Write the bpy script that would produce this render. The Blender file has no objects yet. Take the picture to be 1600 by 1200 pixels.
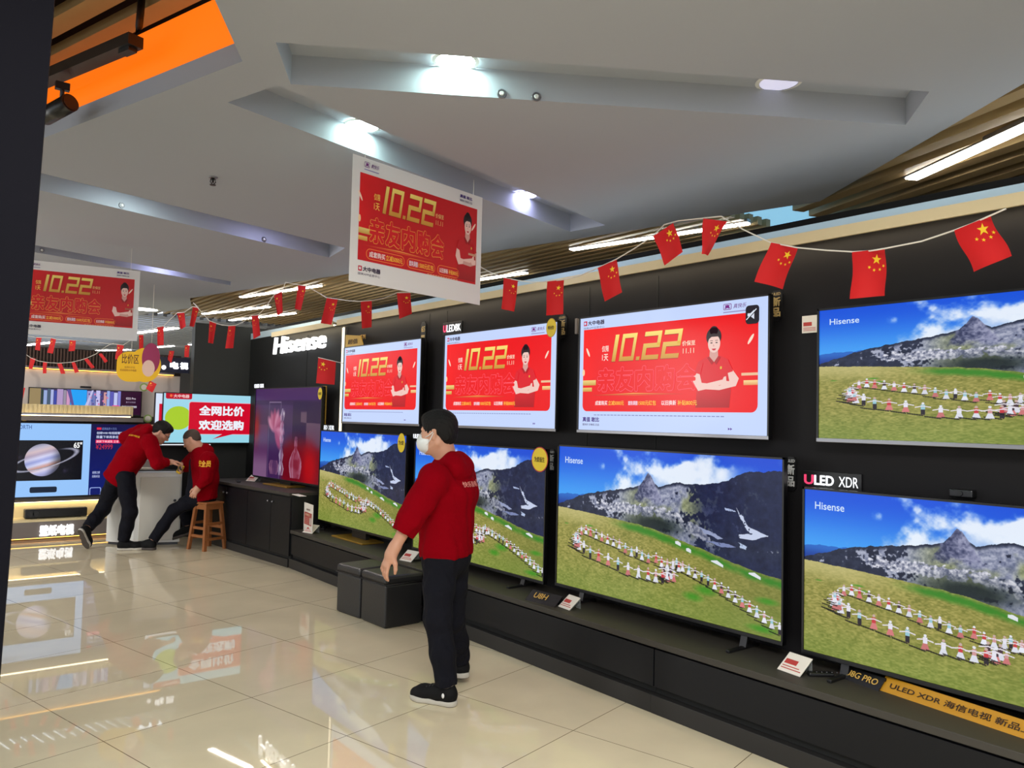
import bpy, bmesh, math, random
import numpy as np
from mathutils import Vector, Matrix
from mathutils.bvhtree import BVHTree

sc = bpy.context.scene
COL = sc.collection
R = math.radians

# ------------------------------------------------------------------ camera
CAM_H, F_PX = 1.564, 1236.8
def _axes(yaw=38.42, pitch=2.65, roll=1.38):
    y, p, r = R(yaw), R(pitch), R(roll)
    fw = Vector((math.sin(y)*math.cos(p), math.cos(y)*math.cos(p), math.sin(p)))
    rt = Vector((math.cos(y), -math.sin(y), 0)); up = rt.cross(fw)
    return rt*math.cos(r)+up*math.sin(r), -rt*math.sin(r)+up*math.cos(r), fw
RT, UP, FW = _axes()
CAM = Vector((0, 0, CAM_H))
cam_data = bpy.data.cameras.new('camera'); cam = bpy.data.objects.new('camera', cam_data); COL.objects.link(cam)
cam_data.sensor_fit = 'HORIZONTAL'; cam_data.sensor_width = 36.0; cam_data.lens = F_PX/1600*36
cam_data.clip_start = 0.05; cam_data.clip_end = 100
cam.matrix_world = Matrix(((RT.x, UP.x, -FW.x, CAM.x), (RT.y, UP.y, -FW.y, CAM.y), (RT.z, UP.z, -FW.z, CAM.z), (0, 0, 0, 1)))
sc.camera = cam

# ------------------------------------------------------------------ world, light, exposure
world = bpy.data.worlds.new('world'); sc.world = world; world.use_nodes = True
bg = world.node_tree.nodes['Background']
bg.inputs[0].default_value = (0.93, 0.97, 1.0, 1); bg.inputs[1].default_value = 1.6
def area_light(name, loc, target, sx, sy, power, color=(1, 1, 1)):
    l = bpy.data.lights.new(name, 'AREA'); l.shape = 'RECTANGLE'; l.size = sx; l.size_y = sy; l.energy = power; l.color = color
    o = bpy.data.objects.new(name, l); COL.objects.link(o); o.location = loc
    o.rotation_euler = (Vector(target)-Vector(loc)).to_track_quat('-Z', 'Y').to_euler()
    return o
area_light('overhead_fill', (0.35, 0.35, 2.96), (0.35, 0.36, 0), 1.6, 1.6, 190, (1.0, 0.97, 0.92))  # unseen fill added overhead to brighten the floor
area_light('side_fill', (-2.6, 8.1, 2.4), (1.6, 11.0, 1.2), 2.0, 1.4, 130, (1.0, 0.97, 0.92))  # fill added out of view to brighten the far wall
area_light('far_light', (0.6, 15.5, 2.9), (0.6, 15.4, 0), 4.0, 4.0, 220, (0.92, 0.96, 1.0))
sc.view_settings.view_transform = 'Standard'; sc.view_settings.look = 'None'
sc.view_settings.exposure = 0.0; sc.view_settings.gamma = 1.0; sc.view_settings.use_curve_mapping = False
sc.cycles.use_denoising = True
sc.cycles.max_bounces = 8

# ------------------------------------------------------------------ helpers
def at(px, py, d):                       # point seen at pixel (px, py) at depth d
    return CAM + (FW + RT*((px-800)/F_PX) - UP*((py-600)/F_PX))*d
def on_z(px, py, z=0.0):
    r = FW + RT*((px-800)/F_PX) - UP*((py-600)/F_PX); return CAM + r*((z-CAM.z)/r.z)
def on_x(px, py, x):
    r = FW + RT*((px-800)/F_PX) - UP*((py-600)/F_PX); return CAM + r*(x/r.x)
def on_y(px, py, y):
    r = FW + RT*((px-800)/F_PX) - UP*((py-600)/F_PX); return CAM + r*(y/r.y)
def s2l(c):
    return c/12.92 if c <= 0.04045 else ((c+0.055)/1.055)**2.4
def rgb(r, g, b): return (s2l(r/255), s2l(g/255), s2l(b/255))

def mat(name, col, rough=0.5, metal=0.0, spec=0.5, bump=None, emit=None, strength=1.0, alpha=None, sheen=0.0, coat=0.0, vary=None):
    m = bpy.data.materials.new(name); m.use_nodes = True
    nt = m.node_tree; b = nt.nodes['Principled BSDF']
    b.inputs['Base Color'].default_value = (*col, 1); b.inputs['Roughness'].default_value = rough
    b.inputs['Metallic'].default_value = metal; b.inputs['Specular IOR Level'].default_value = spec
    if sheen: b.inputs['Sheen Weight'].default_value = sheen
    if coat: b.inputs['Coat Weight'].default_value = coat
    if alpha is not None: b.inputs['Alpha'].default_value = alpha
    if emit:
        b.inputs['Emission Color'].default_value = (*emit, 1); b.inputs['Emission Strength'].default_value = strength
    if bump or vary:
        tc = nt.nodes.new('ShaderNodeTexCoord'); nz = nt.nodes.new('ShaderNodeTexNoise')
        nt.links.new(tc.outputs['Object'], nz.inputs['Vector'])
        nz.inputs['Scale'].default_value = (bump or vary)[0]; nz.inputs['Detail'].default_value = 4
        if bump:
            bp = nt.nodes.new('ShaderNodeBump'); bp.inputs['Strength'].default_value = bump[1]; bp.inputs['Distance'].default_value = bump[2]
            nt.links.new(nz.outputs['Fac'], bp.inputs['Height']); nt.links.new(bp.outputs['Normal'], b.inputs['Normal'])
        if vary:
            mx = nt.nodes.new('ShaderNodeMix'); mx.data_type = 'RGBA'
            mx.inputs[6].default_value = (*col, 1); mx.inputs[7].default_value = (*[c*vary[1] for c in col], 1)
            nt.links.new(nz.outputs['Fac'], mx.inputs[0]); nt.links.new(mx.outputs[2], b.inputs['Base Color'])
    return m

def attr_mat(name, strength=None, rough=0.4):   # picture colours live in a mesh attribute
    m = bpy.data.materials.new(name); m.use_nodes = True; nt = m.node_tree; b = nt.nodes['Principled BSDF']
    a = nt.nodes.new('ShaderNodeAttribute'); a.attribute_name = 'picture'
    b.inputs['Roughness'].default_value = rough
    if strength is None:
        nt.links.new(a.outputs['Color'], b.inputs['Base Color'])
    else:
        b.inputs['Base Color'].default_value = (0.004, 0.004, 0.005, 1); b.inputs['Specular IOR Level'].default_value = 0.25
        nt.links.new(a.outputs['Color'], b.inputs['Emission Color']); b.inputs['Emission Strength'].default_value = strength
    return m

M = {}
M['black'] = mat('black_lacquer', rgb(20, 20, 22), 0.4, bump=None)
M['tv_black'] = mat('television_black', rgb(12, 12, 14), 0.3)
M['metal_dark'] = mat('dark_metal', rgb(60, 60, 62), 0.35, 0.8)
M['silver'] = mat('brushed_silver', rgb(150, 150, 155), 0.3, 0.9)
M['gold'] = mat('gold_metal', rgb(190, 150, 60), 0.35, 0.7)
M['wall_grey'] = mat('charcoal_wall_panel', rgb(29, 28, 30), 0.5, spec=0.12, vary=(3.0, 0.92))
M['wall_dark'] = mat('black_wall_panel', rgb(36, 37, 37), 0.5, spec=0.12)
M['cab_front'] = mat('charcoal_cabinet_front', rgb(19, 20, 24), 0.4, spec=0.22)
M['cab_top'] = mat('charcoal_cabinet_top', rgb(60, 57, 52), 0.5, spec=0.35)
M['plinth'] = mat('grey_plinth', rgb(42, 41, 41), 0.4, spec=0.3)
M['void'] = mat('dark_plenum', rgb(16, 14, 12), 0.9)
M['ceiling'] = mat('white_plaster', rgb(164, 169, 180), 0.85, bump=(40, 0.03, 0.01))
M['slat'] = mat('brown_wood_slat', rgb(160, 135, 92), 0.45, vary=(6.0, 0.8))
M['cream'] = mat('cream_cove', rgb(222, 205, 165), 0.6)
M['paleblue'] = mat('pale_blue_cove', rgb(170, 190, 200), 0.6)
M['white'] = mat('white_paint', rgb(225, 225, 222), 0.4)
M['paper'] = mat('white_card', rgb(232, 226, 215), 0.6)
M['print_red'] = mat('red_print', rgb(185, 60, 55), 0.6)
M['leather'] = mat('black_leather', rgb(34, 34, 36), 0.38, bump=(120, 0.25, 0.004))
M['wood'] = mat('stool_wood', rgb(160, 98, 52), 0.45, vary=(14, 0.7))
M['skin'] = mat('skin', rgb(200, 148, 122), 0.5, bump=(150, 0.08, 0.002))
M['hair'] = mat('black_hair', rgb(14, 12, 12), 0.6, spec=0.25, bump=(260, 0.6, 0.006))
M['stubble'] = mat('cropped_hair', rgb(74, 60, 52), 0.8)
M['red_cloth'] = mat('red_fleece', rgb(132, 0, 15), 0.9, spec=0.06, bump=(35, 0.35, 0.02))
M['trouser'] = mat('black_trousers', rgb(13, 14, 24), 0.85, spec=0.2, bump=(22, 0.4, 0.025))
M['shoe'] = mat('black_shoe_knit', rgb(16, 16, 18), 0.75, spec=0.2, bump=(200, 0.3, 0.003))
M['sole'] = mat('white_rubber_sole', rgb(192, 187, 176), 0.6)
M['sole_dark'] = mat('dark_rubber_sole', rgb(70, 62, 58), 0.7)
M['mask'] = mat('white_face_mask', rgb(228, 230, 230), 0.7)
M['eye'] = mat('eye_white', rgb(225, 220, 215), 0.3)
M['iris'] = mat('dark_iris', rgb(24, 16, 12), 0.2)
M['flag'] = mat('red_flag_cloth', rgb(206, 12, 18), 0.7)
M['flag_yellow'] = mat('yellow_star_print', rgb(250, 205, 40), 0.6)
M['cord'] = mat('white_cord', rgb(225, 220, 210), 0.7)
M['lamp'] = mat('lamp_white', rgb(255, 255, 255), 0.5, emit=(1, 0.95, 0.86), strength=34.0)
M['lamp_cool'] = mat('lamp_cool_white', rgb(255, 255, 255), 0.5, emit=(0.72, 0.74, 1.0), strength=4.0)
M['lamp_off'] = mat('lamp_dim_white', rgb(210, 210, 230), 0.5, emit=(0.66, 0.66, 0.9), strength=0.62)
M['disc'] = mat('downlight_disc', rgb(255, 255, 255), 0.5, emit=(0.70, 1.0, 0.88), strength=78.0)
M['disc_blue'] = mat('downlight_disc_cool', rgb(255, 255, 255), 0.5, emit=(0.62, 0.62, 1.0), strength=44.0)
M['letter'] = mat('lit_letter', rgb(255, 255, 255), 0.5, emit=(0.95, 0.97, 1.0), strength=1.05)
M['warm_strip'] = mat('warm_led_strip', rgb(255, 230, 170), 0.5, emit=(1.0, 0.80, 0.46), strength=11.0)
M['orange_led'] = mat('orange_led_strip', rgb(255, 180, 60), 0.5, emit=(1.0, 0.50, 0.09), strength=3.5)
M['orange'] = mat('orange_fascia_cove_glow', rgb(240, 110, 10), 0.6, emit=rgb(255, 118, 6), strength=0.8)  # cove light put into the fascia as its own glow
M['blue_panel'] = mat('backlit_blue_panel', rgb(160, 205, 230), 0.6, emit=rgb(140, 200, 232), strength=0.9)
M['screen'] = attr_mat('lit_screen', 1.0, 0.25)
M['print'] = attr_mat('printed_sheet', None, 0.5)
M['yellow'] = mat('yellow_card', rgb(240, 195, 20), 0.5)
M['yellow_tag'] = mat('yellow_sticker', rgb(235, 205, 40), 0.4)
M['text_white'] = mat('white_print', rgb(235, 235, 235), 0.5)
M['text_dark'] = mat('dark_print', rgb(50, 30, 20), 0.6)
M['text_gold'] = mat('gold_print', rgb(205, 165, 80), 0.4)
M['text_yellow'] = mat('yellow_print', rgb(250, 190, 40), 0.5)
M['tag_black'] = mat('black_plastic_tag', rgb(22, 22, 24), 0.35)
M['acrylic'] = mat('clear_acrylic', rgb(180, 185, 185), 0.15, alpha=0.35)

def mesh_obj(name, verts, faces, mats, parent=None, smooth=False, loc=None, mi=None):
    me = bpy.data.meshes.new(name); me.from_pydata([tuple(v) for v in verts], [], [tuple(f) for f in faces])
    for m in (mats if isinstance(mats, (list, tuple)) else [mats]): me.materials.append(m)
    if mi is not None: me.polygons.foreach_set('material_index', np.asarray(mi, dtype=np.int32))
    if smooth: me.polygons.foreach_set('use_smooth', np.ones(len(me.polygons), dtype=bool))
    me.update()
    o = bpy.data.objects.new(name, me); COL.objects.link(o)
    if parent: o.parent = parent
    if loc is not None: o.location = loc
    return o

class MB:
    """collects shapes, links them as ONE mesh object"""
    def __init__(s): s.bm = bmesh.new()
    def _mi(s, n0, mi, smooth=False):
        s.bm.faces.ensure_lookup_table()
        for f in s.bm.faces[n0:]: f.material_index = mi; f.smooth = smooth
    def box(s, x0, x1, y0, y1, z0, z1, mi=0, bevel=0.0, mtx=None):
        n0 = len(s.bm.faces)
        r = bmesh.ops.create_cube(s.bm, size=1.0)
        vs = r['verts']
        for v in vs:
            v.co = Vector(((x0+x1)/2+v.co.x*(x1-x0), (y0+y1)/2+v.co.y*(y1-y0), (z0+z1)/2+v.co.z*(z1-z0)))
        if bevel:
            es = list({e for v in vs for e in v.link_edges})
            rb = bmesh.ops.bevel(s.bm, geom=es, offset=bevel, segments=2, profile=0.5, affect='EDGES')
            vs = list({v for f in s.bm.faces[n0:] for v in f.verts}) if n0 == 0 else [v for v in rb['verts']]
        if mtx is not None: bmesh.ops.transform(s.bm, matrix=mtx, verts=list(set(vs)))
        s._mi(n0, mi); return s
    def cone(s, p0, p1, r0, r1, n=16, mi=0, caps=True, smooth=True):
        p0, p1 = Vector(p0), Vector(p1); d = p1-p0
        n0 = len(s.bm.faces)
        r = bmesh.ops.create_cone(s.bm, cap_ends=caps, segments=n, radius1=r0, radius2=r1, depth=d.length)
        q = d.to_track_quat('Z', 'Y').to_matrix().to_4x4()
        bmesh.ops.transform(s.bm, matrix=Matrix.Translation((p0+p1)/2) @ q, verts=r['verts'])
        s._mi(n0, mi, smooth)
        s.bm.faces.ensure_lookup_table()
        for f in s.bm.faces[n0:]:
            if len(f.verts) > 4: f.smooth = False
        return s
    def ball(s, c, r, mi=0, sx=1, sy=1, sz=1, n=16):
        n0 = len(s.bm.faces)
        rr = bmesh.ops.create_uvsphere(s.bm, u_segments=n, v_segments=max(6, n//2), radius=r)
        bmesh.ops.transform(s.bm, matrix=Matrix.Translation(c) @ Matrix.Diagonal((sx, sy, sz, 1)), verts=rr['verts'])
        s._mi(n0, mi, True); return s
    def tube(s, pts, r, n=8, mi=0):
        n0 = len(s.bm.faces); pts = [Vector(p) for p in pts]; rings = []
        for i, p in enumerate(pts):
            t = (pts[min(i+1, len(pts)-1)]-pts[max(i-1, 0)]).normalized()
            a = t.orthogonal().normalized() if abs(t.z) > 0.95 else t.cross(Vector((0, 0, 1))).normalized()
            b = t.cross(a)
            rings.append([s.bm.verts.new(p+a*(r*math.cos(2*math.pi*k/n))+b*(r*math.sin(2*math.pi*k/n))) for k in range(n)])
        for i in range(len(rings)-1):
            for k in range(n):
                s.bm.faces.new((rings[i][k], rings[i][(k+1) % n], rings[i+1][(k+1) % n], rings[i+1][k]))
        s.bm.faces.new(rings[0][::-1]); s.bm.faces.new(rings[-1])
        s._mi(n0, mi, True); return s
    def poly(s, pts, mi=0):
        n0 = len(s.bm.faces)
        s.bm.faces.new([s.bm.verts.new(p) for p in pts]); s._mi(n0, mi); return s
    def prism(s, pts, vec, mi=0):           # planar polygon pushed along vec
        n0 = len(s.bm.faces); vec = Vector(vec)
        a = [s.bm.verts.new(Vector(p)) for p in pts]; b = [s.bm.verts.new(Vector(p)+vec) for p in pts]
        s.bm.faces.new(a[::-1]); s.bm.faces.new(b)
        for i in range(len(pts)):
            j = (i+1) % len(pts); s.bm.faces.new((a[i], a[j], b[j], b[i]))
        s._mi(n0, mi); return s
    def build(s, name, mats, parent=None, loc=None, rotz=0.0, fix=True):
        if fix: bmesh.ops.recalc_face_normals(s.bm, faces=s.bm.faces[:])
        me = bpy.data.meshes.new(name); s.bm.to_mesh(me); s.bm.free()
        for m in (mats if isinstance(mats, (list, tuple)) else [mats]): me.materials.append(m)
        o = bpy.data.objects.new(name, me); COL.objects.link(o)
        if parent: o.parent = parent
        if loc is not None: o.location = loc
        if rotz: o.rotation_euler = (0, 0, rotz)
        return o

def tag(o, label, cat, group=None, kind=None):
    o['label'] = label; o['category'] = cat
    if group: o['group'] = group
    if kind: o['kind'] = kind
    return o
def thing(name, label, cat, loc=(0, 0, 0), rotz=0.0, group=None):
    o = bpy.data.objects.new(name, None); COL.objects.link(o); o.empty_display_size = 0.1
    o.location = loc; o.rotation_euler = (0, 0, rotz)
    return tag(o, label, cat, group)
def struct(o): o['kind'] = 'structure'; return o
FACE_WALL = R(-90)          # things on the television wall: local x runs right in the photo, local y into the wall

# ------------------------------------------------------------------ text and flat pictures
_tc = {}
def _glyphs(body, shear):
    k = (body, shear)
    if k not in _tc:
        c = bpy.data.curves.new('lettering', 'FONT'); c.body = body; c.shear = shear; c.resolution_u = 3
        o = bpy.data.objects.new('lettering', c); COL.objects.link(o)
        dg = bpy.context.evaluated_depsgraph_get()
        me = bpy.data.meshes.new_from_object(o.evaluated_get(dg))
        v = np.array([(p.co.x, p.co.y) for p in me.vertices]) if len(me.vertices) else np.zeros((0, 2))
        f = [tuple(p.vertices) for p in me.polygons]
        bpy.data.objects.remove(o); bpy.data.curves.remove(c); bpy.data.meshes.remove(me)
        _tc[k] = (v, f)
    return _tc[k]
def text_mesh(body, bold=0.0, shear=0.0):
    """outline of the words; heavier weights overlay copies shifted around a small circle"""
    v, f = _glyphs(body, shear)
    if bold < 0.008: return v, f
    n = len(v); m = 8 if bold > 0.02 else 4; V = [v]; F = list(f)
    for i in range(m):
        a = 2*math.pi*(i+.5)/m; V.append(v+bold*np.array([math.cos(a), math.sin(a)]))
        F += [tuple(j+n*(i+1) for j in q) for q in f]
    return np.concatenate(V), F
def text_in(body, x0, y0, x1, y1, bold=0.02, shear=0.0, like=None):
    """words fitted to a box: columns x, y and a tiny depth step per overlaid copy; like = weight whose outline fills the box"""
    v, f = text_mesh(body, bold, shear); n = len(_glyphs(body, shear)[0])
    r = text_mesh(body, like, shear)[0] if like else v
    lo, hi = r.min(0), r.max(0)
    q = (v-lo)/(hi-lo)*np.array([x1-x0, y1-y0])+np.array([x0, y0])
    return np.concatenate([q, (np.arange(len(v))//n)[:, None]*1.2e-4], 1), f

class Pic:
    EPS = 0.0007
    def __init__(s): s.V, s.F, s.C = [], [], []
    def add(s, pts, faces, cols, layer):
        n = len(s.V)
        for p in pts: s.V.append((p[0], -layer*s.EPS-(p[2]*.6 if len(p) > 2 else 0), p[1]))
        s.C.extend(cols); s.F.extend(tuple(i+n for i in f) for f in faces)
    def poly(s, pts, col, layer=1):
        c = [rgb(*col)]*len(pts) if not isinstance(col[0], tuple) else [rgb(*q) for q in col]
        s.add(pts, [tuple(range(len(pts)))], c, layer)
    def rect(s, x0, y0, x1, y1, col, layer=1, top=None):
        pts = [(x0, y0), (x1, y0), (x1, y1), (x0, y1)]
        s.poly(pts, col if top is None else (col, col, top, top), layer)
    def rrect(s, x0, y0, x1, y1, r, col, layer=1, corners=(1, 1, 1, 1)):   # bl br tr tl
        pts = []
        for (cx, cy, a0, on, px, py) in ((x0+r, y0+r, 180, corners[0], x0, y0), (x1-r, y0+r, 270, corners[1], x1, y0), (x1-r, y1-r, 0, corners[2], x1, y1), (x0+r, y1-r, 90, corners[3], x0, y1)):
            if on: pts += [(cx+r*math.cos(R(a0+t)), cy+r*math.sin(R(a0+t))) for t in range(0, 91, 15)]
            else: pts.append((px, py))
        s.poly(pts, col, layer)
    def ell(s, cx, cy, rx, ry, col, layer=1, n=28, rot=0.0):
        c, q = math.cos(rot), math.sin(rot)
        s.poly([(cx+rx*math.cos(t)*c-ry*math.sin(t)*q, cy+rx*math.cos(t)*q+ry*math.sin(t)*c) for t in [2*math.pi*k/n for k in range(n)]], col, layer)
    def line(s, pts, w, col, layer=1):
        for a, b in zip(pts[:-1], pts[1:]):
            a, b = np.array(a, float), np.array(b, float); d = b-a; L = np.hypot(*d)
            if L < 1e-9: continue
            n = np.array([-d[1], d[0]])/L*w/2; e = d/L*w*0.3
            s.poly([tuple(a+n-e), tuple(a-n-e), tuple(b-n+e), tuple(b+n+e)], col, layer)
    def text(s, body, x0, y0, x1, y1, col, layer=3, bold=0.02, shear=0.0, top=None, like=None):
        v, f = text_in(body, x0, y0, x1, y1, bold, shear, like)
        a = np.array(rgb(*col)); b = np.array(rgb(*(top or col)))
        t = np.clip((v[:, 1]-y0)/(y1-y0), 0, 1)
        s.add(v.tolist(), f, [tuple(a+(b-a)*q) for q in t], layer)
    def grid(s, img, x0, y0, x1, y1, layer=0):      # sampled picture, one vertex per sample
        h, w = img.shape[:2]; n = len(s.V)
        xs = np.linspace(x0, x1, w); ys = np.linspace(y1, y0, h)
        lin = np.where(img <= 0.04045, img/12.92, ((np.clip(img, 0, 1)+0.055)/1.055)**2.4)
        X, Y = np.meshgrid(xs, ys)
        s.V.extend(zip(X.ravel().tolist(), [-layer*s.EPS]*(w*h), Y.ravel().tolist()))
        s.C.extend(map(tuple, lin.reshape(-1, 3).tolist()))
        i = (np.arange(h-1)[:, None]*w+np.arange(w-1)[None]).ravel()+n
        s.F.extend(zip((i+w).tolist(), (i+w+1).tolist(), (i+1).tolist(), i.tolist()))
    def mesh(s, name, m):
        me = bpy.data.meshes.new(name); me.from_pydata(s.V, [], s.F); me.materials.append(m)
        a = me.attributes.new('picture', 'FLOAT_COLOR', 'POINT')
        c = np.ones((len(s.V), 4), dtype=np.float32); c[:, :3] = np.array(s.C); a.data.foreach_set('color', c.ravel())
        # every face of the picture looks out of the screen (towards local -y)
        bm = bmesh.new(); bm.from_mesh(me)
        bm.normal_update()
        bad = [f for f in bm.faces if f.normal.y > 0]
        bmesh.ops.reverse_faces(bm, faces=bad); bm.to_mesh(me); bm.free(); me.update()
        return me
def link(me, name, parent=None, loc=None):
    o = bpy.data.objects.new(name, me); COL.objects.link(o)
    if parent: o.parent = parent
    if loc is not None: o.location = loc
    return o
def letters(name, body, x0, z0, x1, z1, y, m, parent, bold=0.02, shear=0.0, depth=0.0015):
    """solid lettering standing on a panel face"""
    v, f = text_in(body, x0, z0, x1, z1, bold, shear)
    bm = bmesh.new(); vs = [bm.verts.new((p[0], y-p[2], p[1])) for p in v]
    for q in f:
        try: bm.faces.new([vs[i] for i in q])
        except ValueError: pass
    bm.normal_update()
    for fc in bm.faces:
        if fc.normal.y > 0: fc.normal_flip()
    if depth:
        r = bmesh.ops.extrude_face_region(bm, geom=bm.faces[:])
        for e in r['geom']:
            if isinstance(e, bmesh.types.BMVert): e.co.y -= depth
    bmesh.ops.recalc_face_normals(bm, faces=bm.faces[:])
    me = bpy.data.meshes.new(name); bm.to_mesh(me); bm.free(); me.materials.append(m)
    return link(me, name, parent)

# ------------------------------------------------------------------ floor
def floor_mat():
    m = bpy.data.materials.new('polished_beige_tiles'); m.use_nodes = True; nt = m.node_tree; L = nt.links.new
    b = nt.nodes['Principled BSDF']; b.inputs['Roughness'].default_value = 0.022; b.inputs['IOR'].default_value = 1.5; b.inputs['Specular IOR Level'].default_value = 0.36
    tc = nt.nodes.new('ShaderNodeTexCoord'); mp = nt.nodes.new('ShaderNodeMapping'); mp.vector_type = 'TEXTURE'
    mp.inputs['Location'].default_value = (1.672, 4.36, 0); mp.inputs['Rotation'].default_value = (0, 0, R(13.457)); mp.inputs['Scale'].default_value = (0.8, 0.8, 0.8)
    L(tc.outputs['Object'], mp.inputs['Vector'])
    br = nt.nodes.new('ShaderNodeTexBrick'); br.offset = 0.0; br.squash = 1.0
    br.inputs['Scale'].default_value = 1.0; br.inputs['Brick Width'].default_value = 1.0; br.inputs['Row Height'].default_value = 1.0
    br.inputs['Mortar Size'].default_value = 0.0028; br.inputs['Mortar Smooth'].default_value = 0.2; br.inputs['Bias'].default_value = 0.0
    br.inputs['Color1'].default_value = (*rgb(230, 218, 186), 1); br.inputs['Color2'].default_value = (*rgb(226, 214, 183), 1); br.inputs['Mortar'].default_value = (*rgb(112, 96, 74), 1)
    L(mp.outputs['Vector'], br.inputs['Vector'])
    nz = nt.nodes.new('ShaderNodeTexNoise'); nz.inputs['Scale'].default_value = 2.2; nz.inputs['Detail'].default_value = 6; L(tc.outputs['Object'], nz.inputs['Vector'])
    rp = nt.nodes.new('ShaderNodeMapRange'); rp.inputs[1].default_value = 0.3; rp.inputs[2].default_value = 0.7; rp.inputs[3].default_value = 0.93; rp.inputs[4].default_value = 1.05
    L(nz.outputs['Fac'], rp.inputs[0])
    mx = nt.nodes.new('ShaderNodeMix'); mx.data_type = 'RGBA'; mx.blend_type = 'MULTIPLY'; mx.inputs[0].default_value = 1.0
    L(br.outputs['Color'], mx.inputs[6]); L(rp.outputs[0], mx.inputs[7]); L(mx.outputs[2], b.inputs['Base Color'])
    bp = nt.nodes.new('ShaderNodeBump'); bp.inputs['Strength'].default_value = 0.25; bp.inputs['Distance'].default_value = 0.002; bp.invert = True
    L(br.outputs['Fac'], bp.inputs['Height']); L(bp.outputs['Normal'], b.inputs['Normal'])
    return m
fl = MB(); fl.box(-7, 9, -7, 23, -0.1, 0.0)
struct(fl.build('floor', floor_mat()))

# ------------------------------------------------------------------ white ceiling with angled light slots and the orange well
ZC = 3.0
coffers = [
    [(1.12, 2.93), (3.41, 1.50), (3.71, 1.74), (1.32, 3.26)],
    [(1.28, 3.31), (4.05, 4.06), (4.00, 4.38), (1.18, 3.65)],
    [(0.20, 5.40), (3.02, 6.14), (3.10, 6.62), (0.10, 5.79)],
    [(0.20, 7.76), (2.90, 8.61), (2.98, 8.87), (0.25, 8.18)],
]
well = [(1.08, 3.18), (0.51, 5.10), (-1.60, 4.60), (-0.30, 0.85)]
outer = [(-6, -6), (-1.16, -6), (3.61, 1.21), (4.59, 2.69), (2.95, 10.26), (3.25, 11.2), (2.92, 12.6), (-6, 12.6)]
def ceiling_mesh():
    bm = bmesh.new(); es = []
    for lp in [outer]+coffers+[well]:
        vs = [bm.verts.new((x, y, ZC)) for x, y in lp]
        es += [bm.edges.new((vs[i], vs[(i+1) % len(vs)])) for i in range(len(vs))]
    bmesh.ops.triangle_fill(bm, use_beauty=True, use_dissolve=False, edges=es, normal=(0, 0, -1))
    for lp, h in [(c, 0.13) for c in coffers]+[(well, 0.09)]:
        a = [bm.verts.new((x, y, ZC)) for x, y in lp]; b = [bm.verts.new((x, y, ZC+h)) for x, y in lp]
        for i in range(4): bm.faces.new((a[i], a[(i+1) % 4], b[(i+1) % 4], b[i]))
        if h > 0.1: bm.faces.new(b)
    a = [bm.verts.new((x, y, ZC)) for x, y in outer]; b = [bm.verts.new((x, y, ZC+0.09)) for x, y in outer]
    n = len(outer)
    for i in range(n): bm.faces.new((a[i], a[(i+1) % n], b[(i+1) % n], b[i]))
    me = bpy.data.meshes.new('ceiling'); bm.to_mesh(me); bm.free(); me.materials.append(M['ceiling'])
    return struct(link(me, 'ceiling'))
ceiling_mesh()
cap = MB(); cap.box(-7, 9, -7, 23, 3.62, 3.7)
struct(cap.build('ceiling_1', M['void']))

# orange fascia inside the well, glowing in place of a hidden cove light, and the slats over it
wa, wb, wd = Vector((1.08, 3.18, 0)), Vector((0.51, 5.10, 0)), Vector((-0.30, 0.85, 0))
e1 = (wb-wa).normalized(); n1 = Vector((-e1.y, e1.x, 0)) if Vector((-e1.y, e1.x, 0)).dot(wd-wa) < 0 else Vector((e1.y, -e1.x, 0))
def wall_strip(mb, p, q, z0, z1, out, mi=0):
    p, q = Vector(p), Vector(q)
    mb.prism([(p.x, p.y, z0), (q.x, q.y, z0), (q.x, q.y, z1), (p.x, p.y, z1)], out, mi)
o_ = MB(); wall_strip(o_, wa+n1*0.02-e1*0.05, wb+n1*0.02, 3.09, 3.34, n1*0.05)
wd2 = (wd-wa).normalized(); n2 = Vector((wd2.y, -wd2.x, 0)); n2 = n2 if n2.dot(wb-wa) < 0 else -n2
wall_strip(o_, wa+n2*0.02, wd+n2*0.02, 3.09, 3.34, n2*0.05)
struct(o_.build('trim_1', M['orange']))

def clip_line(o, d, t0, t1, planes):
    for n, c in planes:                       # keep n.p <= c
        a = n[0]*o[0]+n[1]*o[1]-c; b = n[0]*d[0]+n[1]*d[1]
        if abs(b) < 1e-9:
            if a > 0: return None
        elif b > 0: t1 = min(t1, -a/b)
        else: t0 = max(t0, -a/b)
    return (t0, t1) if t1-t0 > 0.05 else None
def grow(pl, g): return (pl[0], pl[1]+g*math.hypot(*pl[0]))
def plane_thru(p, q, inside):
    n = (q[1]-p[1], -(q[0]-p[0])); c = n[0]*p[0]+n[1]*p[1]
    return ((n[0], n[1]), c) if n[0]*inside[0]+n[1]*inside[1] <= c else ((-n[0], -n[1]), -c)
def slats(name, d, planes, origin, pitch, w, h, z, span, m='slat'):
    d = Vector((d[0], d[1], 0)).normalized(); p = Vector((d.y, -d.x, 0)); mb = MB()
    for i in range(int(-span/pitch), int(span/pitch)+1):
        o = Vector((origin[0], origin[1], 0))+p*(i*pitch)
        r = clip_line(o, d, -30, 30, planes)
        if not r: continue
        a, b = o+d*r[0], o+d*r[1]
        mb.prism([a-p*w/2+Vector((0, 0, z)), a+p*w/2+Vector((0, 0, z)), a+p*w/2+Vector((0, 0, z+h)), a-p*w/2+Vector((0, 0, z+h))], b-a)
    return struct(mb.build(name, M[m]))
XE = 5.05
M['cold_lit_slat'] = mat('slat_with_cold_light', rgb(150, 154, 164), 0.4)  # far slats: cold light on them put into a grey-white colour
bl = ((4.59, 2.69), (2.95, 10.26)); br_ = ((3.61, 1.21), (4.59, 2.69))
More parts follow.
